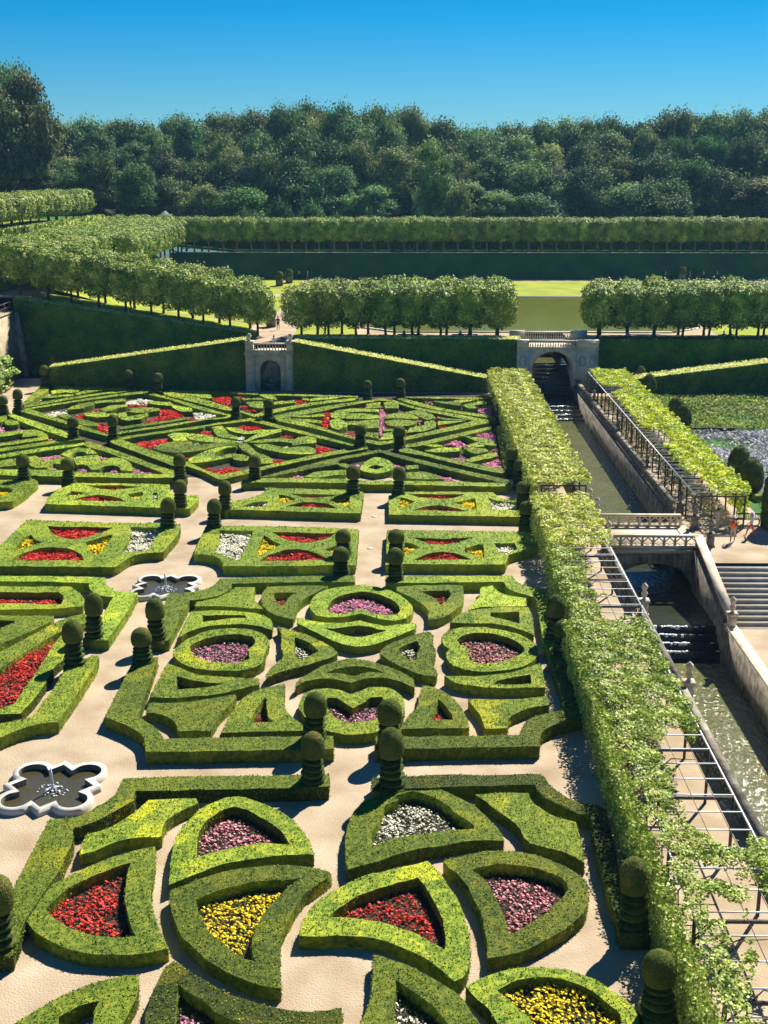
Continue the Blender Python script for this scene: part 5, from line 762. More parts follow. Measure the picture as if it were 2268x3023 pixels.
prism_hedge('dark clipped hedge behind the lime rows on the far bank',[(-42,240.5),(120,240.5),(120,242),(-42,242)],8.7,[12.4]*4,dens=6,ls=.5)  # hedge added to darken the view between the lime trunks
# no gaps cut in the leaf shell; the pale tops carry painted sunlight

# ------------------------------------------------------------------ stone gate with fountain niche
def baluster_mesh(h=.62,r=.085,m='stone'):
    mb=MB(); mb.lathe([(r*.9,0),(r*.9,.06*h),(r*.5,.12*h),(r*.95,.34*h),(r*.75,.52*h),(r*.4,.72*h),(r*.42,.86*h),(r*.85,.93*h),(r*.85,h)],n=8); return mb.mesh('baluster',M[m],True)
BAL=baluster_mesh()
def arch_wall(mb,x0,x1,y0,y1,zb,zt_,ax0,ax1,az0,spring,n=14,rise=None,mi=0):
    """wall with an arched opening (through)"""
    rr=(ax1-ax0)/2; cx=(ax0+ax1)/2; rise=rise or rr
    mb.box(x0,ax0,y0,y1,zb,zt_,mi); mb.box(ax1,x1,y0,y1,zb,zt_,mi)
    for i in range(n):
        a=math.pi*(1-i/n); b=math.pi*(1-(i+1)/n); xa=cx+rr*math.cos(a); xb=cx+rr*math.cos(b); za=spring+rise*math.sin(a); zb_=spring+rise*math.sin(b)
        mb.hexa([(xa,y0,za),(xb,y0,zb_),(xb,y1,zb_),(xa,y1,za),(xa,y0,zt_),(xb,y0,zt_),(xb,y1,zt_),(xa,y1,zt_)],mi)
def urn(parent=None,loc=(0,0,0),name='urn',m='stone',s=1.0):
    mb=MB(); mb.lathe([(.2*s,0),(.2*s,.08*s),(.08*s,.14*s),(.12*s,.22*s),(.24*s,.40*s),(.26*s,.5*s),(.14*s,.58*s),(.2*s,.66*s),(.05*s,.72*s)],n=12)
    return link(name,mb.mesh(name,M[m],True),parent,loc)
gx=-14.7; g=empty('stone_gate',(gx,GY,0),'stone gateway with an arched fountain niche and balustrade on top','gate')
mb=MB(); W=2.72
arch_wall(mb,-1.75,1.75,-.1,1.0,.0,4.1,-1.15,1.15,0,2.35); mb.box(-1.75,1.75,1.0,3.6,0,4.3); mb.add([(-1.75,1,0)],[]) ; link('wall',mb.mesh('wall',M['stone']),g)
for sx in (-1,1):
    mb=MB()
    for i in range(14): z=.02+i*.295; mb.box(min(sx*1.75,sx*W),max(sx*1.75,sx*W),-.32,1.2,z,z+.27); mb.box(min(sx*1.75,sx*(W-.03)),max(sx*1.75,sx*(W-.03)),-.29,1.2,z+.27,z+.295)
    link('rusticated_pier',mb.mesh('rusticated_pier',M['stone']),g)
mb=MB(); mb.box(-1.15,1.15,.7,.99,0,3.6); link('niche_back',mb.mesh('niche_back',M['stonedark']),g)
mb=MB(); mb.lathe([(.2,0),(.28,.5),(.75,.75),(.8,.85),(.7,.83)],(0,.25,0),n=18); link('basin_bowl',mb.mesh('basin_bowl',M['stonedark'],True),g)
mb=MB(); mb.lathe([(.22,.9),(.3,1.4),(.18,1.8),(.26,2.05),(.1,2.4)],(0,.55,0),n=10); link('mask_spout',mb.mesh('mask_spout',M['stonedark'],True),g)
mb=MB()
rr=1.15
for i in range(16):
    a=math.pi*i/16;b=math.pi*(i+1)/16
    mb.hexa([(math.cos(q)*r_,y,2.35+math.sin(q)*r_) for y in (-.16,-.102) for q,r_ in ((a,rr),(b,rr),(b,rr+.22),(a,rr+.22))])
mb.box(-.15,.15,-.2,-.103,3.5,4.08); link('arch_moulding',mb.mesh('arch_moulding',M['stone']),g)
mb=MB(); mb.box(-W-.15,W+.15,-.5,1.3,4.15,4.3); mb.box(-W-.05,W+.05,-.4,1.25,4.302,4.5); mb.box(-1.8,1.8,-.3,.1,4.502,4.62); link('cornice',mb.mesh('cornice',M['stone']),g)
for sx in (-1,1):
    mb=MB(); a,b=sorted((sx*1.85,sx*(W-.02))); mb.box(a,b,-.35,.6,4.5,5.5); mb.box(a-.06,b+.06,-.41,.66,5.5,5.62); pr_=link('pier',mb.mesh('pier',M['stone']),g)
    urn(pr_,(sx*2.3,.1,5.62),'urn',s=1.15)
for i in range(11): link('baluster',BAL,g,(-1.65+.33*i,-.1,4.62))
mb=MB(); mb.box(-1.85,1.85,-.28,.08,5.24,5.4); link('rail',mb.mesh('rail',M['stone']),g)

# ------------------------------------------------------------------ arched bridge at the canal head
b_=empty('arched_bridge',(17,142,0),'weathered stone arched bridge with balustrade at the canal head','bridge')
mb=MB(); arch_wall(mb,-2.6,2.9,-.3,4.2,-1.6,4.35,-2.2,2.5,0,1.6,rise=2.35,n=20); link('arch',mb.mesh('arch',M['stone']),b_)
for x0,x1 in ((-3.9,-2.6),(2.9,5.3)):
    mb=MB(); mb.box(x0,x1,-.45,1.6,-1.6,4.2); mb.box(x0-.05,x1+.05,-.55,1.6,4.2,4.36); mb.box(x0,x1,-.45,.3,4.36,5.12); mb.box(x0-.04,x1+.04,-.5,.34,5.12,5.25); link('pillar',mb.mesh('pillar',M['stone']),b_)
    for k in range(1 if x1-x0<2 else 2):
        mb=MB(); xc=x0+(x1-x0)*(k+.5)/(1 if x1-x0<2 else 2)
        for sg in (-1,1): mb.tube([(xc+sg*(.06+.3*abs(math.cos(a))**1)-0,-.47,2.9+.55*math.sin(a)) for a in np.linspace(-math.pi/2,math.pi/2,9)],.04,5)
        link('carved_panel',mb.mesh('carved_panel',M['stonedark']),b_)
mb=MB(); mb.box(-2.65,2.95,-.45,-.05,4.36,4.46); link('plinth',mb.mesh('plinth',M['stone']),b_)
for i in range(19): link('baluster',BAL,b_,(-2.45+.29*i,-.25,4.46))
mb=MB(); mb.box(-2.65,2.95,-.42,-.08,5.08,5.22); link('rail',mb.mesh('rail',M['stonewhite']),b_)
b2=empty('balustrade',(17,147,4.4),'stone balustrade behind the arched bridge facing the pond','balustrade','stone balustrades')
for a_,c_ in ((-4.4,-2.6),(2.8,4.7)): mb=MB(); mb.box(a_,c_,-.2,.25,0,1.25); link('end_block',mb.mesh('end_block',M['stone']),b2)
mb=MB(); mb.box(-2.6,2.8,-.15,.2,0,.2); mb.box(-2.6,2.8,-.15,.2,.95,1.12); link('rail',mb.mesh('rail',M['stone']),b2)
for i in range(20): link('baluster',BAL,b2,(-2.45+.27*i,.02,.26))

# ------------------------------------------------------------------ gothic bridge over the canal
b_=empty('gothic_bridge',(17,82.3,0),'stone footbridge with pierced gothic parapets over the canal','bridge')
mb=MB(); arch_wall(mb,-3.2,2.55,-2.5,2.5,-5,-.05,-2.6,2.5,-5,-2.6,rise=1.5,n=18); link('arch',mb.mesh('arch',M['stonedark']),b_)
mb=MB(); mb.box(-3.2,3.1,-2.62,2.62,-.05,.06); mb.box(-3.2,2.6,-2.75,-2.5,-.32,-.051); link('deck',mb.mesh('deck',M['gravel_pale']),b_)
for yy in (-2.55,2.45):
    p_=empty('parapet',(0,0,0),None,None); p_.parent=b_; del_=0
    mb=MB(); mb.box(-3.1,2.7,yy-.13,yy+.13,.06,.2); mb.box(-3.15,2.75,yy-.17,yy+.17,.78,.93); link('coping',mb.mesh('coping',M['stone']),p_)
    n=8; dx=5.8/n
    mb=MB()
    for i in range(n+1): x=-3.1+dx*i; mb.box(x-.055,x+.055,yy-.1,yy+.1,.2,.78)
    for i in range(n):
        x=-3.1+dx*(i+.5); hw=dx/2-.06
        for sg in (-1,1): mb.tube([(x+sg*hw,yy,.30),(x+sg*hw*.98,yy,.42),(x+sg*hw*.75,yy,.54),(x+sg*hw*.35,yy,.62),(x+sg*.05,yy,.70),(x,yy,.79)],.045,5)
        for sg in (-1,1): mb.tube([(x+sg*hw,yy,.25),(x+sg*hw*.6,yy,.33),(x+sg*hw*.15,yy,.24),(x,yy,.30)],.035,5)
    link('tracery',mb.mesh('tracery',M['stone']),p_)
def pier(label,x,y,z,h=1.0,ur=True,s=1.0,m='stone'):
    t=empty('finial_pier',(x,y,z),label,'finial','stone finials along the canal')
    mb=MB(); mb.box(-.28*s,.28*s,-.28*s,.28*s,0,h*.12); mb.box(-.22*s,.22*s,-.22*s,.22*s,h*.12,h*.85); mb.box(-.29*s,.29*s,-.29*s,.29*s,h*.85,h); link('pedestal',mb.mesh('pedestal',M[m]),t)
    mb=MB(); mb.lathe([(.15*s,0),(.08*s,.08*s),(.16*s,.22*s),(.2*s,.36*s),(.1*s,.5*s),(.14*s,.6*s),(.19*s,.72*s),(.17*s,.84*s),(.06*s,.95*s),(.01,1.0*s)],n=10); link('finial',mb.mesh('finial',M[m],True),t,(0,0,h))
for l,x,y,z in (('stone finial at the left end of the gothic bridge, near side',13.75,79.6,0),('stone finial at the left end of the gothic bridge, far side',13.9,85.6,0),('stone finial just beyond the gothic bridge on the left bank',13.75,88.2,0),
 ('stone finial on the left bank opposite the lower weir',13.8,67,0),('stone finial above the canal beside the near thick vine',13.8,55.5,0),('stone finial on the left bank, middle of the upper canal',14.0,103,0),('stone finial on the left bank at the foaming weir',14.2,119,0),('stone finial on the left bank nearest the arched bridge',14.3,131.5,0),
 ('stone finial on the right bank near the arched bridge',20.0,128.5,0),('stone finial on the right bank, second from the arched bridge',20.0,113.2,0),('stone finial on the right bank, third from the arched bridge',20.0,99.1,0),('stone finial where the right pergola ends',20.3,87.8,0),
 ('dark stone finial at the right bridge end, farther one',20.6,84.4,0),('dark stone finial at the head of the steps',20.7,80.2,0)):
    pier(l,x,y,z,h=.95,m='stonedark' if 'dark' in l or 'right' in l else 'stone')
pier('stone newel finial at the foot of the sloping stair wall',19.75,70.2,-2.2,h=1.2,m='stone')

# balustrades along the banks, bay by bay
def lozenge():
    mb=MB(); mb.hexa([(-.06,-.16,0),(.06,-.16,0),(.06,.16,0),(-.06,.16,0),(-.06,-.07,.25),(.06,-.07,.25),(.06,.07,.25),(-.06,.07,.25)]); mb.hexa([(-.06,-.07,.25),(.06,-.07,.25),(.06,.07,.25),(-.06,.07,.25),(-.06,-.16,.55),(.06,-.16,.55),(.06,.16,.55),(-.06,.16,.55)])
    return mb.mesh('baluster',M['stonedark'])
LZ=lozenge()
def bank_bal(label,x,y0,y1,wd=.34,m='stonedark'):
    t=empty('balustrade',(x,(y0+y1)/2,0),label,'balustrade','stone balustrades'); h=(y1-y0)/2
    mb=MB(); mb.box(-wd/2,wd/2,-h,h,0,.18); link('plinth',mb.mesh('plinth',M[m]),t)
    mb=MB(); mb.box(-wd/2-.03,wd/2+.03,-h,h,.75,.87); link('coping',mb.mesh('coping',M['stonedark']),t)
    n=int((y1-y0)/.45)
    for i in range(n): link('baluster',LZ,t,(0,-h+(i+.5)*(y1-y0)/n,.18))
for a,b,l in ((28,41,'stone balustrade under the bare bottom end of the pergola'),(41,55,'stone balustrade beside the bare pergola frame at bottom right'),(56,66.5,'stone balustrade beside the thick vine bend'),(67.5,79.2,'stone balustrade under the small gap in the vines'),
  (88.8,102.5,'left bank balustrade, first bay beyond the bridge'),(103.5,118.5,'left bank balustrade, middle bay'),(119.6,131,'left bank balustrade, last bay')): bank_bal(l,13.42,a,b,.26)
for a,b,l in ((88.4,98.6,'right bank balustrade nearest the gothic bridge'),(99.7,112.7,'right bank balustrade, second bay'),(113.7,128,'right bank balustrade, third bay'),(129,141,'right bank balustrade beside the arched bridge')): bank_bal(l,19.85,a,b,.36)

# ------------------------------------------------------------------ round basins (barbed quatrefoils)
def quatre(rs,rc,cc,n=144):
    out=[]
    for k in range(n):
        a=2*math.pi*k/n; d=(math.cos(a),math.sin(a)); r=rs/(abs(d[0])+abs(d[1]))
        for sx in(-1,1):
            for sy in(-1,1):
                b=d[0]*sx*cc+d[1]*sy*cc; q=b*b-(2*cc*cc-rc*rc)
                if q>0: r=max(r,b+math.sqrt(q))
        out.append((r*d[0],r*d[1]))
    return np.array(out)
def basin(label,x,y):
    t=empty('fountain_basin',(x,y,0),label,'fountain'); o=quatre(2.04,.83,1.13,192)*[1,1.06]; i_=quatre(1.70,.60,1.13,192)*[1,1.06]; n=len(o); z=.27
    mb=MB(); v=[(*p,0) for p in o]+[(*p,z) for p in o]+[(*p,z) for p in i_]+[(*p,-.25) for p in i_]
    mb.add(v,[(k,(k+1)%n,n+(k+1)%n,n+k) for k in range(n)]+[(n+k,n+(k+1)%n,2*n+(k+1)%n,2*n+k) for k in range(n)]); mb.add(v,[(2*n+k,2*n+(k+1)%n,3*n+(k+1)%n,3*n+k) for k in range(n)],1)
    link('rim',mb.mesh('rim',[M['stonewhite'],M['stonedark']]),t)
    mb=MB(); mb.add([(*p,.02) for p in i_*1.005],[tuple(range(n))]); link('water_surface',mb.mesh('water_surface',M['basin']),t)
    r_=random.Random(4); mb=MB(); mb.tube([(0,0,0),(0.01,0,.4),(-.02,.01,.8),(-.02,0,1.05)],[.07,.05,.06,.03],7)
    for k in range(90):
        a=r_.random()*6.28; d=r_.random()**1.3*.7; s_=r_.uniform(.01,.03); zz=.03+max(0,(.5-d))*r_.random()*.5; mb.box(d*math.cos(a)-s_,d*math.cos(a)+s_*2,d*math.sin(a)-s_,d*math.sin(a)+s_,zz,zz+s_)
    link('water_jet',mb.mesh('water_jet',M['foam']),t)
basin('large white quatrefoil basin with a water jet, at lower left',-14.3,46.0)
basin('smaller looking quatrefoil basin farther up the broad path',-14.2,70.9)

# ------------------------------------------------------------------ pergolas and vines
def pergola(label,x0,x1,y0,y1,z,sp,bar=.7,gap=None,postleft=True):
    t=empty('pergola',((x0+x1)/2,(y0+y1)/2,0),label,'pergola'); cx,cy=(x0+x1)/2,(y0+y1)/2
    def B(nm,a,m): mb=MB(); mb.box(*a); return link(nm,mb.mesh(nm,m),t)
    for x in (x0,x1): B('rail',(x-cx-.03,x-cx+.03,y0-cy,y1-cy,z,z+.06),M['metal'])
    mbp=MB(); mbp.box(-.05,.05,-.05,.05,0,z); pm=mbp.mesh('post',M['wood'])
    n=int((y1-y0)/sp)
    for i in range(n+1):
        y=y0+(y1-y0)*i/n-cy
        for x in ((x0,x1) if postleft else (x1,)):
            p_=link('post',pm,t,(x-cx,y,0))
        mb=MB(); mb.box(x0-cx,x1-cx,y-.05,y+.05,z-.10,z-.001); link('beam',mb.mesh('beam',M['wood']),t)
        mb=MB(); 
        for x,sg in ((x0,1),(x1,-1)): mb.tube([(x-cx,y,z-.75),(x-cx+sg*.6,y,z-.1)],.035,5)
        link('brace',mb.mesh('brace',M['wood']),t)
    mb=MB(); mb.box(x0-cx,x1-cx,-.022,.022,z+.061,z+.10); bm=mb.mesh('crossbar',M['metal'])
    k=int((y1-y0)/bar); k=min(k,95)
    for i in range(k): link('crossbar',bm,t,(0,y0-cy+(i+.5)*(y1-y0)/k,0))
    mb=MB()
    for fx in (.25,.5,.75): x=x0+(x1-x0)*fx-cx; mb.box(x-.01,x+.01,y0-cy,y1-cy,z+.10,z+.115)
    link('wire',mb.mesh('wire',M['wood']),t)
pergola('metal framed pergola along the left bank, nearest stretch',9.1,12.28,26,57,2.4,3.72,1.22)
pergola('metal framed pergola along the left bank, stretch by the gothic bridge',9.3,12.6,57.6,83.5,2.4,3.7,1.22)
pergola('long vine covered pergola beyond the gothic bridge, left bank',10.1,13.3,87.2,137,2.4,3.2,1.2)
pergola('pergola with bare front rail on the right bank',20.5,24.0,84.4,137,2.4,2.5,1.15)
def vine(label,rects,m,dens=150,ls=.15,z=2.5,side=None,seed=1,thin=0.,parallel=None):
    """rects: (x0,x1,y0,y1,cover) on the roof; side: (x,y0,y1,zlow) hanging foliage"""
    r=np.random.default_rng(seed); mb=MB(); c=np.array([(rects[0][0]+rects[0][1])/2,np.mean([(q[2]+q[3])/2 for q in rects])])
    def field(x,y): return .5+.25*np.sin(x*2.1+1.7*np.sin(y*.9))+.25*np.sin(y*1.9+1.3*np.sin(x*1.3+y*.3))+.22*np.sin(x*5.1+y*3.3)*np.sin(y*4.7-x*2.9)
    for x0,x1,y0,y1,cov in rects:
        n=int((x1-x0)*(y1-y0)*dens); x=r.uniform(x0-.15,x1+.15,n); y=r.uniform(y0-.1,y1+.1,n); f=field(x,y)
        k=(f>1-cov*1.25)|(cov>=1); 
        if cov>=1: k=f>-.05
        # ragged outline at the two ends and the edges
        k&=(x>x0+.18*np.sin(y*3.1)+.1*np.sin(y*7))&(x<x1+.2*np.sin(y*2.7+1)+.1*np.sin(y*8)); x,y,f=x[k],y[k],f[k]
        zz=z+.10+.28*f+.10*np.sin(x*4)*np.sin(y*3.3)-r.random(len(x))**2*.32
        gx=np.cos(x*2.1)*.5; P=np.column_stack([x-c[0],y-c[1],zz]); N=np.column_stack([.5*np.cos(x*4)+gx*.4,.5*np.cos(y*3.3),np.ones(len(x))])
        mb.quads(leaves(P,N,ls,r,spread=.42,aspect=.9))
    if side:
      for (x,y0,y1,zl,wd,cov) in side:
        n=int((y1-y0)*(z-zl)*dens*.9); y=r.uniform(y0,y1,n); h=r.random(n); zz=zl+(z+.2-zl)*h; f=field(y*1.3,zz*2.2); k=f>1-cov*1.3; y,zz,f,h=y[k],zz[k],f[k],h[k]
        xx=x+(r.random(len(y))-.5)*wd+(f-.5)*.35*wd-.25*(1-abs(h-.6))*wd
        mb.quads(leaves(np.column_stack([xx-c[0],y-c[1],zz]),np.tile([-.6,-.3,.5],(len(y),1)),ls,r,spread=.7,aspect=.85))
    o=link('vine_foliage',mb.mesh('vine_foliage',m)); o.location=(0,0,0)
    root=empty('vine',(c[0],c[1],0),label,'vine','vines on the pergolas'); o.parent=root
    mb=MB(); ra=random.Random(seed)
    for x0,x1,y0,y1,cov in rects:
        y=y0+.8
        while y<y1:
            xx=x0+.1 -c[0]; yy=y-c[1]; mb=MB(); mb.tube([(xx,yy,0),(xx+.06,yy+.05,1.1),(xx-.03,yy,2.3),(xx+.5,yy+.3,z+.12),(xx+1.4,yy+ra.uniform(-.5,.8),z+.18)],[.045,.04,.03,.025,.012],5); y+=ra.uniform(2,3.2); link('vine_stem',mb.mesh('vine_stem',M['bark']),root)
vine('dense pale green vine roof on the long pergola beyond the bridge',[(9.8,13.7,87.0,137,1.0)],M['vine'],dens=130,ls=.2,side=[(9.7,87,137,.8,.5,.75)],seed=2)
vine('rounded vine canopy in front of the gothic bridge',[(9.0,12.9,72.2,83.6,1.0)],M['vine'],dens=230,ls=.15,side=[(9.3,71,83.6,.2,.6,.95),(12.8,77,83.6,1.2,.5,.6)],seed=3)
vine('vine covering only the left half of the pergola at the small gap',[(8.9,10.2,59.0,72.2,.85),(10.1,10.8,62,72,.30)],M['vinenear'],dens=300,ls=.13,side=[(9.1,59,72,.2,.6,.95)],seed=4)
vine('large thick vine mass in the middle of the near pergola',[(8.7,12.25,47.2,59.3,1.0)],M['vinenear'],dens=480,ls=.12,side=[(8.6,47,59.3,.2,.6,.95),(12.2,47.6,59,1.5,.3,.6)],seed=5)
vine('lime green vine climbing the left side of the bare near pergola',[(8.8,10.0,39.5,47.2,.95),(9.9,10.7,43,47.2,.4)],M['vinenear'],dens=560,ls=.11,side=[(8.5,38,47.5,.1,.6,.95)],seed=6)
vine('sparse vine tendrils at the bottom right end of the pergola',[(8.9,9.7,28,39.5,.75),(9.6,12.3,34.6,38.6,.55),(9.6,12.3,29,33.5,.12)],M['vinenear'],dens=560,ls=.11,side=[(8.6,28,38.5,.1,.6,.8)],seed=7)
vine('lime green vine roof on the right bank pergola',[(21.9,24.6,84.8,90,1.0),(21.3,24.6,90,100,1.0),(22.4,24.6,100,106,1.0),(21.0,24.6,106,124,1.0),(22.6,24.6,124,127.5,1.0),(20.7,24.6,127.5,137,1.0)],M['vine2'],dens=150,ls=.19,side=[(24.4,85,137,.5,.4,.8)],seed=8)

# gravel walk under the pergola is part of the ground; meadow beds beyond the right pergola
def meadow(label,name,rect,m,h,dens,ls,seed,spikes=True,kind='stuff',hole=0):
    r=np.random.default_rng(seed); x0,x1,y0,y1=rect; n=int((x1-x0)*(y1-y0)*dens); x=r.uniform(x0,x1,n); y=r.uniform(y0,y1,n)
    f=.5+.3*np.sin(x*.55+1.5*np.sin(y*.3))+.3*np.sin(y*.5+x*.2)+r.normal(0,.15,n); k=f>hole; x,y,f=x[k],y[k],f[k]
    z=h*(.35+.65*np.clip(f,0,1))*r.random(len(x))**.6
    mb=MB(); Nn=np.column_stack([r.normal(0,.7,len(x)),r.normal(-.3,.5,len(x)),np.full(len(x),.6 if spikes else 1.)])
    mb.quads(leaves(np.column_stack([x-(x0+x1)/2,y-(y0+y1)/2,z]),Nn,ls,r,spread=.4,aspect=.35 if spikes else .7))
    return tag(link(name,mb.mesh(name,m),loc=((x0+x1)/2,(y0+y1)/2,0)),label,'plants',None,kind)
sheet('meadow_ground',26,90,84,136,.012,M['bank'])
meadow('rough green herb bed beyond the right pergola','ground_cover',(27,56,117.5,135.5),M['green_bed'],.55,34,.3,11,spikes=False)
meadow('silvery purple lavender in front of the green bed','lavender_bed',(27.2,52,84.5,115.5),M['lavender'],.7,46,.3,12,spikes=False,hole=.2)
meadow('green leaves between the lavender plants','ground_cover',(26.8,52,84.5,115.8),M['green_bed'],.4,20,.28,13)
meadow('pale seed heads in the green bed','seed_heads',(31,42,121,127),M['grassseed'],.8,26,.22,14,hole=.35)
hedge('short dark hedge between the lavender and the green bed',.55,[(26.8,116.2),(31.5,116.0),(31.5,117.0),(26.8,117.2)],[],'box hedges right of the canal','top')
hedge('low hedge along the near end of the lavender',.5,[(26.8,91.5),(34,91.2),(34,92.4),(26.8,92.7)],[],'box hedges right of the canal')
def cone_me(prof,ls,seed):
    r=np.random.default_rng(seed); mb=MB(); mb.lathe(prof,n=16); P=[];N=[]
    for (r0,z0),(r1,z1) in zip(prof[:-1],prof[1:]):
        n=int(math.pi*(r0+r1)*math.hypot(r1-r0,z1-z0)*130)+2; t=r.random(n); g=r.random(n)*6.283; rr=r0+(r1-r0)*t; P.append(np.column_stack([rr*np.cos(g),rr*np.sin(g),z0+(z1-z0)*t])); N.append(np.column_stack([np.cos(g),np.sin(g),np.full(n,.4)]))
    mb.quads(leaves(np.concatenate(P),np.concatenate(N),ls,r,spread=.5)); return mb.mesh('foliage',M['top'],True)
EGG=cone_me([(.05,.02),(.62,.25),(.85,.9),(.85,1.5),(.65,2.15),(.35,2.5),(.05,2.65)],.13,5)
for l,x,y,s in (('egg shaped yew at the foot of the right ramp, farther',26.9,140.0,1.0),('egg shaped yew at the foot of the right ramp, nearer',27.0,135.3,.95),('egg shaped yew by the green bed, farther',27.0,121.5,.95),('egg shaped yew by the green bed, nearer',27.1,118.3,.9),
 ('egg shaped yew beside the lavender, farther',27.3,98.6,1.05),('egg shaped yew beside the lavender, nearer',27.0,93.8,1.1)):
    t=empty('clipped_yew',(x,y,0),l,'topiary','egg shaped yews'); o=link('foliage',EGG,t); o.scale=(s,)*3
    mb=MB(); mb.lathe([(.08,0),(.08,.3)],n=7); link('trunk',mb.mesh('trunk',M['bark']),t)
t=empty('clipped_yew',(26.6,84.6,0),'big tiered yew column at the right edge behind the walkers','topiary')
o=link('foliage',cone_me([(.1,.02),(1.25,.1),(1.3,1.1),(1.15,1.2),(1.3,1.35),(1.3,2.4),(1.1,2.5),(1.25,2.65),(1.2,3.4),(.9,4.0),(.4,4.3),(.05,4.4)],.13,6),t)
mb=MB(); mb.lathe([(.12,0),(.12,.3)],n=7); link('trunk',mb.mesh('trunk',M['bark']),t)
for l,x,y in (('pale square cover plate in the centre path, farther one',-2.0,87.1),('pale square cover plate in the centre path, nearer one',-2.1,79.4)):
    mb=MB(); mb.box(-.17,.17,-.2,.2,0,.02); tag(link('cover_plate',mb.mesh('cover_plate',M['stonewhite']),loc=(x,y,0)),l,'cover plate','cover plates')
# ------------------------------------------------------------------ trees
def linden_parts(seed,w=1.75,d=1.8,h=4.0,ls=.22,n=3400):
    r=np.random.default_rng(seed)
    # rounded box crown: points on a superellipsoid, ruffled
    v=r.normal(0,1,(n,3)); v/=np.linalg.norm(v,axis=1,keepdims=True); e=3.0
    k=(np.abs(v)**e).sum(1)**(-1/e); q=v*k[:,None]
    lump=1+.07*np.sin(q[:,0]*5+seed)*np.sin(q[:,2]*6)+.06*np.sin(q[:,1]*7+seed*2)+r.normal(0,.045,n); sp=(r.random(n)<.05)&(q[:,2]>.7); lump=lump+sp*r.random(n)*.16
    dep=1-.10*r.random(n)**2; P=q*(lump*dep)[:,None]*[w*1.12,d,h/2]; N=q**3*[1/w,1/d,2/h]; N/=np.linalg.norm(N,axis=1,keepdims=True)
    N[:,2]+=.25
    mb=MB(); mb.quads(leaves(P+[0,0,h/2],N,ls,r,spread=.38,aspect=.8))
    vv=[];ff=[]; m=8
    for i in range(m+1):
        th=math.pi*i/m
        for j in range(12):
            ph=2*math.pi*j/12; u=np.array([math.sin(th)*math.cos(ph),math.sin(th)*math.sin(ph),math.cos(th)]); kk=(np.abs(u)**e).sum()**(-1/e); vv.append(u*kk*.80*np.array([w,d,h/2])+[0,0,h/2])
    for i in range(m):
        for j in range(12): ff.append((i*12+j,(i+1)*12+j,(i+1)*12+(j+1)%12,i*12+(j+1)%12))
    mb.add(vv,ff); return mb.mesh('crown',M['linden'])
LC=[linden_parts(i) for i in range(1,6)]
def trunk_me(h,r0,m='bark',seed=0):
    r=random.Random(seed); mb=MB(); mb.tube([(0,0,-.3),(.03,0,h*.3),(r.uniform(-.05,.05),0,h*.7),(0,.03,h+.6)],[r0*1.25,r0,r0*.9,r0*.8],8)
    for k in range(3): a=k*2.1+r.random(); mb.tube([(0,0,h*.85),(.5*math.cos(a),.5*math.sin(a),h+.7)],[r0*.5,r0*.3],5)
    return mb.mesh('trunk',M[m],True)
LT=[trunk_me(1.7,.16,seed=i) for i in range(3)]; LTp=[trunk_me(1.7,.15,'barkpale',seed=i+5) for i in range(3)]
ra=random.Random(5)
def linden(x,y,z,label,group,th=1.6,s=(1,1,1),pale=False):
    t=empty('linden_tree',(x,y,z),label,'tree',group,rz=ra.choice((0,math.pi))+ra.uniform(-.08,.08))
    o=link('trunk',ra.choice(LTp if pale else LT),t); o.scale=(1,1,th/1.7)
    o=link('crown',ra.choice(LC),t,(0,0,th)); o.scale=(s[0]*ra.uniform(.93,1.07),s[1]*ra.uniform(.94,1.06),s[2]*ra.uniform(.95,1.05))
def row(x0,x1,y0,y1,n,label,group,zf=None,**k):
    for i in range(n):
        f=i/(n-1) if n>1 else 0; x=x0+(x1-x0)*f+ra.uniform(-.15,.15); y=y0+(y1-y0)*f+ra.uniform(-.15,.15); linden(x,y,(zf(x,y) if zf else zt(x,y)),label,group,**k)
row(-12.0,11.2,147.6,147.2,8,'clipped lime tree in the front row between gate and arched bridge','front row of lime trees, middle group',s=(1.08,1.05,1.18))
row(-10.5,11.6,152.6,152.2,8,'clipped lime tree in the back row between gate and arched bridge','back row of lime trees, middle group',s=(1.08,1.1,1.27))
row(23.2,62,147.4,147.6,13,'clipped lime tree in the front row right of the arched bridge','front row of lime trees, right group',s=(1.08,1.05,1.18))
row(24.2,62,152.4,152.6,13,'clipped lime tree in the back row right of the arched bridge','back row of lime trees, right group',s=(1.08,1.1,1.27))
row(-17.6,-46.5,151.0,152.6,10,'clipped lime tree in the front row left of the gate','front row of lime trees, left group',s=(1.08,1.05,1.15))
row(-19.2,-48,156.5,158.0,9,'clipped lime tree in the back row left of the gate','back row of lime trees, left group',s=(1.08,1.1,1.22))
row(-41.3,-41.0,188,231,12,'clipped lime tree at the bend of the left avenue','lime trees at the bend of the left avenue',zf=lambda x,y:8.6,s=(1.1,1.15,1.05))
for xx,l in ((-45.0,'inner'),(-49.3,'middle'),(-53.6,'outer')):
    row(xx,xx+.8,162,237,21,'clipped lime tree in the %s row of the left avenue'%l,'%s row of lime trees, left avenue'%l,zf=lambda x,y:9.0,s=(1.15,1.15,1.05))
row(-40.5,76,232,232,47,'pale trunked lime tree in the long row on the far bank','front row of lime trees on the far bank',zf=lambda x,y:8.7,th=2.0,s=(.85,.9,1.0),pale=True)
row(-40.5,76,237.5,237.5,40,'lime tree in the second row on the far bank','back row of lime trees on the far bank',zf=lambda x,y:8.7,th=1.9,s=(.95,.9,1.0))
row(-62.5,-57.4,182,228,13,'lime tree on the highest terrace at far left','lime trees on the highest terrace',zf=lambda x,y:14.5,th=1.4,s=(1.2,1.2,.95))
row(-67,-62,182,228,13,'lime tree behind on the highest terrace at far left','lime trees on the highest terrace, behind',zf=lambda x,y:14.5,th=1.4,s=(1.2,1.2,.95))
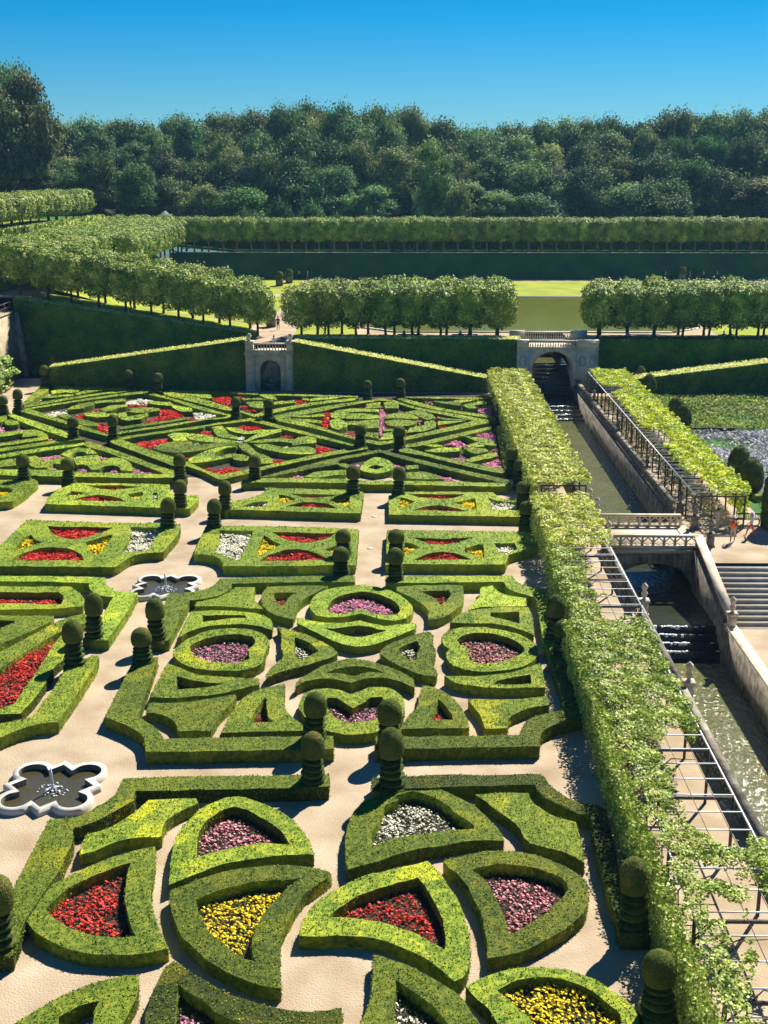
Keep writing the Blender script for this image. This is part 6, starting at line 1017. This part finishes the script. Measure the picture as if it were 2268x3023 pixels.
prism_hedge('long clipped hedge below the highest lime trees at far left',[(-57.5,176),(-56.3,176),(-53.5,229),(-54.7,229)],9,[15.4,15.4,15.4,15.4],dens=8,ls=.4,mname='linden',top='linden')

def crown_me(seed,mname,rad=6.5,hh=9,nb=46,per=260,ls=.42,spiky=0):
    r=np.random.default_rng(seed); mb=MB(); P=[];N=[]
    for i in range(nb):
        g=r.random()*6.283; u=r.random(); zc=hh*(.08+.84*u); prof=(.75+.25*u/.35 if u<.35 else math.sqrt(max(.02,1-((u-.35)/.68)**2))); rr=rad*prof*math.sqrt(r.random())*.82
        c=np.array([rr*math.cos(g),rr*math.sin(g),zc]); br=rad*r.uniform(.16,.36)*(1 if nb>30 else 1)
        v=r.normal(0,1,(per,3)); v/=np.linalg.norm(v,axis=1,keepdims=True); v[:,2]=np.where(v[:,2]<-.3,-v[:,2]*.5,v[:,2])
        P.append(c+v*br*[1,1,1.15]*(.35+.85*r.random(per)**.6)[:,None]*(1+.25*np.sin(v[:,:1]*5+i)*np.sin(v[:,1:2]*6+v[:,2:]*4))); N.append(v+[0,0,.2])
        # dark inner mass of each bough so the sky does not shine through everywhere
        q=br*.5; vv=[];ff=[]
        for a in range(5):
            th=math.pi*a/4
            for b in range(7): ph=2*math.pi*b/7; vv.append(c+q*np.array([math.sin(th)*math.cos(ph),math.sin(th)*math.sin(ph),.8*math.cos(th)]))
        for a in range(4):
            for b in range(7): ff.append((a*7+b,(a+1)*7+b,(a+1)*7+(b+1)%7,a*7+(b+1)%7))
        mb.add(vv,ff)
    mb.quads(leaves(np.concatenate(P),np.concatenate(N),ls,r,spread=.6,aspect=.8))
    return mb.mesh('crown',M[mname])
FC=[crown_me(i,['forest','forest2','forest','forest3','forest','forest2','forest'][i%7],hh=[10,12,9,10,13,9,11,12][i]) for i in range(8)]
def ftrunk(seed):
    r=random.Random(seed); mb=MB(); mb.tube([(0,0,-1),(.1,0,5),(r.uniform(-.4,.4),.2,11),(0,0,16)],[.5,.4,.28,.12],8)
    for k in range(6): a=k*1.05+r.random()*.6; z0=6+k*1.2; mb.tube([(0,0,z0),(2*math.cos(a),2*math.sin(a),z0+2),(3.8*math.cos(a),3.8*math.sin(a),z0+4)],[.18,.12,.05],5)
    return mb.mesh('trunk',M['bark'],True)
FT=[ftrunk(i) for i in range(3)]
def ftree(x,y,z,H,wd,label,group,k=None,name='forest_tree'):
    t=empty(name,(x,y,z),label,'tree',group,rz=ra.random()*6.28); k=ra.randrange(8) if k is None else k; ch=[10,12,9,10,13,9,11,12][k]
    o=link('trunk',ra.choice(FT),t); o.scale=(H/22,H/22,H*.75/16)
    o=link('crown',FC[k],t,(0,0,H*.22)); o.scale=(wd/6.5,wd/6.5,H*.78/ch)
# skyline of the wood in metres: height of the crowns along x at ~y 320
sky_x=[-120,-98,-91,-88,-65,-44,-30,-14,3,20,34,47,60,71,88,120]; sky_z=[47,46,43,33,32.5,34,35.5,36.5,34.5,30.5,32.5,33.5,33.5,34.5,34,34]
def skyz(x): return float(np.interp(x,sky_x,sky_z))
cells=[]
for j in range(170):
    Y=266+84*((j*.618034)%1); fr=min(1.0,.40+(Y-266)/56*.62); x=(-1+2*((j*.7548777+.13)%1))*(100*Y/320+8)
    cells.append((Y,x,fr))
for Y,x,fr in cells:
    gz=8.6+min(16,(Y-262)*.10)+(5 if x<-60 else 0); ztop=25+(skyz(x*320/Y)-25)*Y/320
    top=9+(ztop-9)*min(1.02,fr*ra.uniform(.84,1.10)); H=max(8,top-gz)
    rowi=0 if Y<280 else 1 if Y<300 else 2 if Y<318 else 3; where=('front edge','inner part','middle','skyline')[rowi]; side='left' if x<-30 else 'middle' if x<35 else 'right'
    ftree(x,Y,gz,H,ra.uniform(4.6,7.6),'broadleaved tree at the %s of the wood, %s part'%(where,side),'trees at the %s of the wood, %s part'%(where,side))
for x in np.arange(-104,106,7.5):
    Y=326+ra.uniform(-4,4); gz=15; top=25+(skyz(x*320/Y)-25)*Y/320; ftree(x+ra.uniform(-2,2),Y,gz,(top-gz)*ra.uniform(.95,1.04),ra.uniform(6,8.5),'broadleaved tree on the skyline behind the wood','trees on the skyline behind the wood')
for x,y,H,wd,l,k in ((-84,262,31,9,'huge tree at the left edge standing above the wood',4),(-78,268,27,8,'tall broad tree beside the huge one at far left',1),(-62,262,12,5.5,'small bright green tree in front of the wood at left',3),(-54,258,10,5,'low bright green tree above the lime avenue',3),
   (6,262,19,5,'pale olive tree standing in front of the wood, centre',1),(11,258,10,3.6,'small pale tree just behind the far lime row',5),(-23,292,21,7.5,'olive tree with a rounded head in the middle of the wood',5)): ftree(x,y,8.7 if x>-50 else 13.5,H,wd,l,None,k,'broadleaf_tree')
t=empty('shrub_mass',(-24,256,8.7),'broad low dark green thicket above the far lime row','thicket')
mb_c=crown_me(41,'forest3',rad=6,hh=7,nb=30,per=260,ls=.4)
for dx,s in ((-8,.8),(-1,1.0),(5.5,.95),(10.5,.7)): o=link('bush',mb_c,t,(dx,0,-.4)); o.scale=(s*.85,s*.7,s*1.15)
# pavilion roof tip behind the lime row
t=empty('pavilion',(-45.6,245,8.7),'small slate roofed pavilion tip behind the lime row','pavilion')
mb=MB(); mb.box(-1.6,1.6,-1.6,1.6,0,4.9); link('wall',mb.mesh('wall',M['stone']),t)
mb=MB(); mb.add([(-2,-2,4.9),(2,-2,4.9),(2,2,4.9),(-2,2,4.9),(0,0,6.9)],[(0,1,4),(1,2,4),(2,3,4),(3,0,4),(0,3,2,1)]); r_=link('roof',mb.mesh('roof',M['slate']),t)
mb=MB(); mb.tube([(0,0,6.8),(0,0,7.4)],[.06,.02],6); link('finial',mb.mesh('finial',M['slate']),r_)

# ------------------------------------------------------------------ tall stone wall at the left edge, with railing and shrub
t=empty('terrace_wall',(-47.3,140,0),'high buff stone terrace wall at the left edge','wall')
mb=MB(); mb.hexa([(-1,-25,0),(2.0,-25,0),(2.0,8.3,0),(-1,8.3,0),(-1,-25,7.6),(1.3,-25,7.6),(1.3,8.3,7.6),(-1,8.3,7.6)]); link('masonry',mb.mesh('masonry',M['tan']),t)
mb=MB(); mb.box(-1.05,1.4,-25,8.4,7.6,7.78); link('coping',mb.mesh('coping',M['tan']),t)
mb=MB(); mb.hexa([(1.4,7.2,0),(2.6,7.2,0),(2.6,8.6,0),(1.4,8.6,0),(1.3,7.4,7.6),(1.7,7.4,7.6),(1.7,8.6,7.6),(1.3,8.6,7.6)]); link('buttress',mb.mesh('buttress',M['stonedark']),t)
t=empty('railing',(-46.2,140,7.78),'dark railing on top of the left stone wall','railing')
mb=MB()
for k in range(17): mb.box(-.04,.04,-25+2*k-.04,-25+2*k+.04,0,1.1)
link('posts',mb.mesh('posts',M['wood']),t)
for z in (.5,1.05): mb=MB(); mb.box(-.03,.03,-25,8,z,z+.06); link('rail',mb.mesh('rail',M['wood']),t)
t=empty('shrub',(-45.0,136,0),'leafy light green shrub at the foot of the left stone wall','shrub')
o=link('foliage',crown_me(51,'linden',rad=2.0,hh=3.6,nb=26,per=200,ls=.22),t,(0,0,0)); o.scale=(1,3.2,1.05)
mb=MB(); mb.tube([(0,0,0),(.1,.1,1.6)],[.08,.04],6); link('stems',mb.mesh('stems',M['bark']),t)

# ------------------------------------------------------------------ planters and benches
BALLM=cone_me([(.05,0),(.45,.1),(.62,.45),(.62,.75),(.42,1.1),(.05,1.25)],.12,9)
for l,x,y,z in (('square planter with a clipped ball beside the gate path',-16.75,159.5,4.4),('square planter on the far lawn, left one',-20.8,213,4.4),('square planter on the far lawn, right one',-19.6,218,4.4),('round clipped bush in a pot on the far walk',49.3,223.6,4.4)):
    t=empty('planter',(x,y,z),l,'planter'); mb=MB(); mb.box(-.5,.5,-.5,.5,.05,1.0); mb.box(-.56,.56,-.56,.56,1.0,1.08)
    for sx in(-1,1):
        for sy in(-1,1): mb.box(sx*.5-.07,sx*.5+.07,sy*.5-.07,sy*.5+.07,0,1.2)
    link('box',mb.mesh('box',M['stonedark']),t); o=link('clipped_ball',BALLM,t,(0,0,1.05)); o.scale=(1.15,1.15,1.15)
def bench(label,x,y,z,rz=0,L=2.2):
    t=empty('bench',(x,y,z),label,'bench','green garden benches',rz); 
    mb=MB(); 
    for k in range(4): mb.box(-L/2,L/2,-.25+.13*k,-.25+.13*k+.1,.42,.46)
    link('seat',mb.mesh('seat',M['greenpaint']),t)
    mb=MB(); mb.box(-L/2,L/2,-.32,-.27,.85,.95)
    for k in range(16): xx=-L/2+.06+k*(L-.12)/15; mb.box(xx-.02,xx+.02,-.31,-.28,.46,.85)
    link('backrest',mb.mesh('backrest',M['greenpaint']),t)
    mb=MB(); mb.box(-.04,.04,-.04,.04,0,.42); lm=mb.mesh('leg',M['greenpaint'])
    for sx in(-1,1):
        for sy in(-.25,.2): link('leg',lm,t,(sx*(L/2-.08),sy,0))
bench('green bench under the middle lime trees, left one',0.9,146.3,4.4,0,3.0)
bench('green bench under the middle lime trees, right one',7.3,146.3,4.4,0,3.0)
bench('green bench under the right lime trees, left one',28.2,146.3,4.4,0,3.6)
bench('green bench under the right lime trees, right one',37.9,146.3,4.4,0,2.2)
bench('pale green bench beside the walkers at right',24.6,85.4,0,0,1.9)

# ------------------------------------------------------------------ people
def person(label,x,y,z,rz,top,bottom,shoes='black',hat=None,walk=.25,arm=.15,H=1.72,sit=False,sleeve='skin',leg_skin=False,bag=None):
    t=empty('person',(x,y,z),label,'person',None,rz); s=H/1.72
    # joints: one connected skeleton, grown with a skin modifier
    hip=.92 if not sit else .47
    J={'pelvis':(0,0,hip),'waist':(0,0,hip+.16),'chest':(0,-.01,hip+.40),'neck':(0,0,hip+.56),'head':(0,.02,hip+.68),'crown':(0,.01,hip+.80)}
    E_=[('pelvis','waist'),('waist','chest'),('chest','neck'),('neck','head'),('head','crown')]; Rr={'pelvis':(.15,.11),'waist':(.13,.10),'chest':(.16,.11),'neck':(.06,.06),'head':(.095,.105),'crown':(.06,.07)}
    for sd,sg in (('l',-1),('r',1)):
        w_=walk*sg; a=arm*-sg
        if sit: kn=(sg*.12,.45,hip+.02); an=(sg*.12,.47,.08); toe=(sg*.12,.60,.05)
        else: kn=(sg*.10,w_*.45+.04,.50); an=(sg*.10,w_*.8-.02,.09); toe=(sg*.10,w_*.8+.14,.05)
        J['h'+sd]=(sg*.09,0,hip-.04); J['k'+sd]=kn; J['a'+sd]=an; J['t'+sd]=toe
        J['s'+sd]=(sg*.18,0,hip+.48); J['e'+sd]=(sg*.24,a*.5-.02,hip+.22); J['w'+sd]=(sg*.22,a*1.2+.10,hip+.02); J['f'+sd]=(sg*.21,a*1.3+.14,hip-.06)
        E_+=[('pelvis','h'+sd),('h'+sd,'k'+sd),('k'+sd,'a'+sd),('a'+sd,'t'+sd),('chest','s'+sd),('s'+sd,'e'+sd),('e'+sd,'w'+sd),('w'+sd,'f'+sd)]
        Rr.update({'h'+sd:(.095,.10),'k'+sd:(.06,.065),'a'+sd:(.04,.045),'t'+sd:(.04,.03),'s'+sd:(.06,.06),'e'+sd:(.042,.042),'w'+sd:(.028,.03),'f'+sd:(.03,.018)})
    keys=list(J); me=bpy.data.meshes.new('body'); me.from_pydata([tuple(c*s for c in J[k]) for k in keys],[(keys.index(a),keys.index(b)) for a,b in E_],[])
    o=link('body',me,t); md=o.modifiers.new('skin','SKIN'); sk=me.skin_vertices[0].data
    for i,k in enumerate(keys): sk[i].radius=(Rr[k][0]*s,Rr[k][1]*s); sk[i].use_root=(k=='pelvis')
    o.modifiers.new('sub','SUBSURF').levels=1; o.modifiers['sub'].render_levels=1
    dg=bpy.context.evaluated_depsgraph_get(); nm=bpy.data.meshes.new_from_object(o.evaluated_get(dg)); o.modifiers.clear(); o.data=nm
    for m in (M['skin'],M[top],M[bottom],M[shoes],M['hair'],M[sleeve]): nm.materials.append(m)
    for p in nm.polygons:
        c=p.center/s; zz=c.z; p.use_smooth=True
        if zz<.085: mi=3
        elif (not sit and zz<hip+.05 and abs(c.x)<.185) or (sit and zz<hip+.12): mi=2 if not(leg_skin and zz<.62) else 0
        elif zz<hip+.55 and abs(c.x)<.20: mi=1
        elif zz<hip+.55 and zz>hip+.25: mi=1
        elif zz>hip+.74 or (zz>hip+.63 and c.y<-.01): mi=4
        else: mi=0
        p.material_index=mi
    # nose and ears are small lumps on the head mesh's own hair/face parts
    mb=MB(); hz=(hip+.70)*s; mb.lathe([(.02,0),(.10,.01),(.112,.05),(.10,.10),(.06,.135),(.01,.145)],(0,-.01*s,hz+.0),n=12)
    if hat:
        mb=MB(); mb.lathe([(.17,0),(.17,.012),(.105,.02),(.10,.09),(.06,.13),(.01,.14)],(0,0,hz+.03),n=14); link('hat',mb.mesh('hat',M[hat],True),t)
    else: link('hair',mb.mesh('hair',M['hair'],True),t)
    if bag: mb=MB(); mb.box(-.13,.13,-.26,-.13,(hip+.15)*s,(hip+.5)*s); link('backpack',mb.mesh('backpack',M[bag]),t)
person('person in an orange top, beige shorts and white cap at right',22.45,81.2,0,R(-20),'corange','cbeige',hat='cwhite',walk=.3,leg_skin=True,bag='corange',H=1.8)
person('person in coral trousers and pale top walking at the right',24.0,82.4,0,R(75),'cwhite','cred',hat='cwhite',walk=.42)
person('person behind the orange clad walker, in pale clothes',22.0,83.6,0,R(10),'cbeige','cbeige',walk=.2)
person('person in black top and shorts walking down the gate path',-15.55,156.3,4.4,R(175),'black','black',hat='black',walk=.25,leg_skin=True)
person('person in light blue leaning at the gate balustrade',-14.3,138.6,4.5,R(180),'clblue','black',walk=.05,H=1.6)
person('person in white sitting at the right of the gate balustrade',-12.75,138.7,4.5,R(180),'cwhite','cbeige',walk=.05,hat='cwhite',H=1.45)
person('person half hidden by the lime tree right of the gate',-11.8,156.6,4.4,R(160),'cbeige','cred',walk=.2)
person('person in dark clothes among the trunks right of the gate',-9.2,148.6,4.4,R(90),'black','black',walk=.3)
person('person in red under the left lime trees',-33.4,153.9,zt(-33.4,153.9),R(-90),'black','cred',walk=.2)
for i,(x,l,c1,c2) in enumerate(((46.6,'person in grey at the left of the pair on the far walk','stone','black'),(47.4,'person in black at the right of the pair on the far walk','black','black'),(50.9,'person standing alone right of the clipped bush, far walk','cbeige','cbeige'),(53.3,'person in white on the far walk, second from right','cwhite','black'),(55.7,'person on the far walk, rightmost','cbeige','black'))):
    person(l,x,224.6,4.42,R(90 if i%2 else -90),c1,c2,walk=.25)
person('person in white on the far walk above the middle limes, left',-18.4,225,4.42,R(90),'cwhite','black',walk=.25)
person('person in white on the far walk above the middle limes, right',-16.9,225,4.42,R(90),'cwhite','cbeige',walk=.25)
for x,l,c in ((0.2,'seated person at the left on the left green bench','black'),(1.2,'seated person in the middle of the left green bench','black'),(1.9,'seated person at the right of the left green bench','black'),(6.8,'seated person on the right green bench, left one','clblue'),(7.9,'seated person on the right green bench, right one','black'),
   (37.6,'seated person in pale blue on the rightmost bench','clblue'),(38.4,'seated person in dark clothes on the rightmost bench','black')): person(l,x,146.5,4.4,0,c,'black',sit=True)
person('seated person in white beside the left end bench at right',26.4,146.4,4.4,0,'cwhite','cwhite',sit=True)
person('person in blue sitting by the right bank balustrade',20.9,135.3,0,R(90),'cblue','cblue',sit=True)
person('person in a white hat behind the right sloping hedge',49,141.2,4.4,R(90),'cwhite','cwhite',hat='cwhite',walk=.1)

# ------------------------------------------------------------------ air
mb=MB(); mb.box(-700,800,-60,950,-7,75); hz=link('haze',mb.mesh('haze',None) if 0 else bpy.data.meshes.new('haze'))
bm=bmesh.new(); bmesh.ops.create_cube(bm,size=1); bm.to_mesh(hz.data); bm.free(); hz.scale=(1700,1150,84); hz.location=(50,480,34); hz['kind']='stuff'
hm=bpy.data.materials.new('haze'); hm.use_nodes=True; n=hm.node_tree.nodes; n.remove(n['Principled BSDF']); pv=n.new('ShaderNodeVolumePrincipled')
pv.inputs['Color'].default_value=(.32,.62,1,1); pv.inputs['Density'].default_value=.00012; pv.inputs['Anisotropy'].default_value=.2
hm.node_tree.links.new(pv.outputs[0],n['Material Output'].inputs['Volume']); hz.data.materials.append(hm)
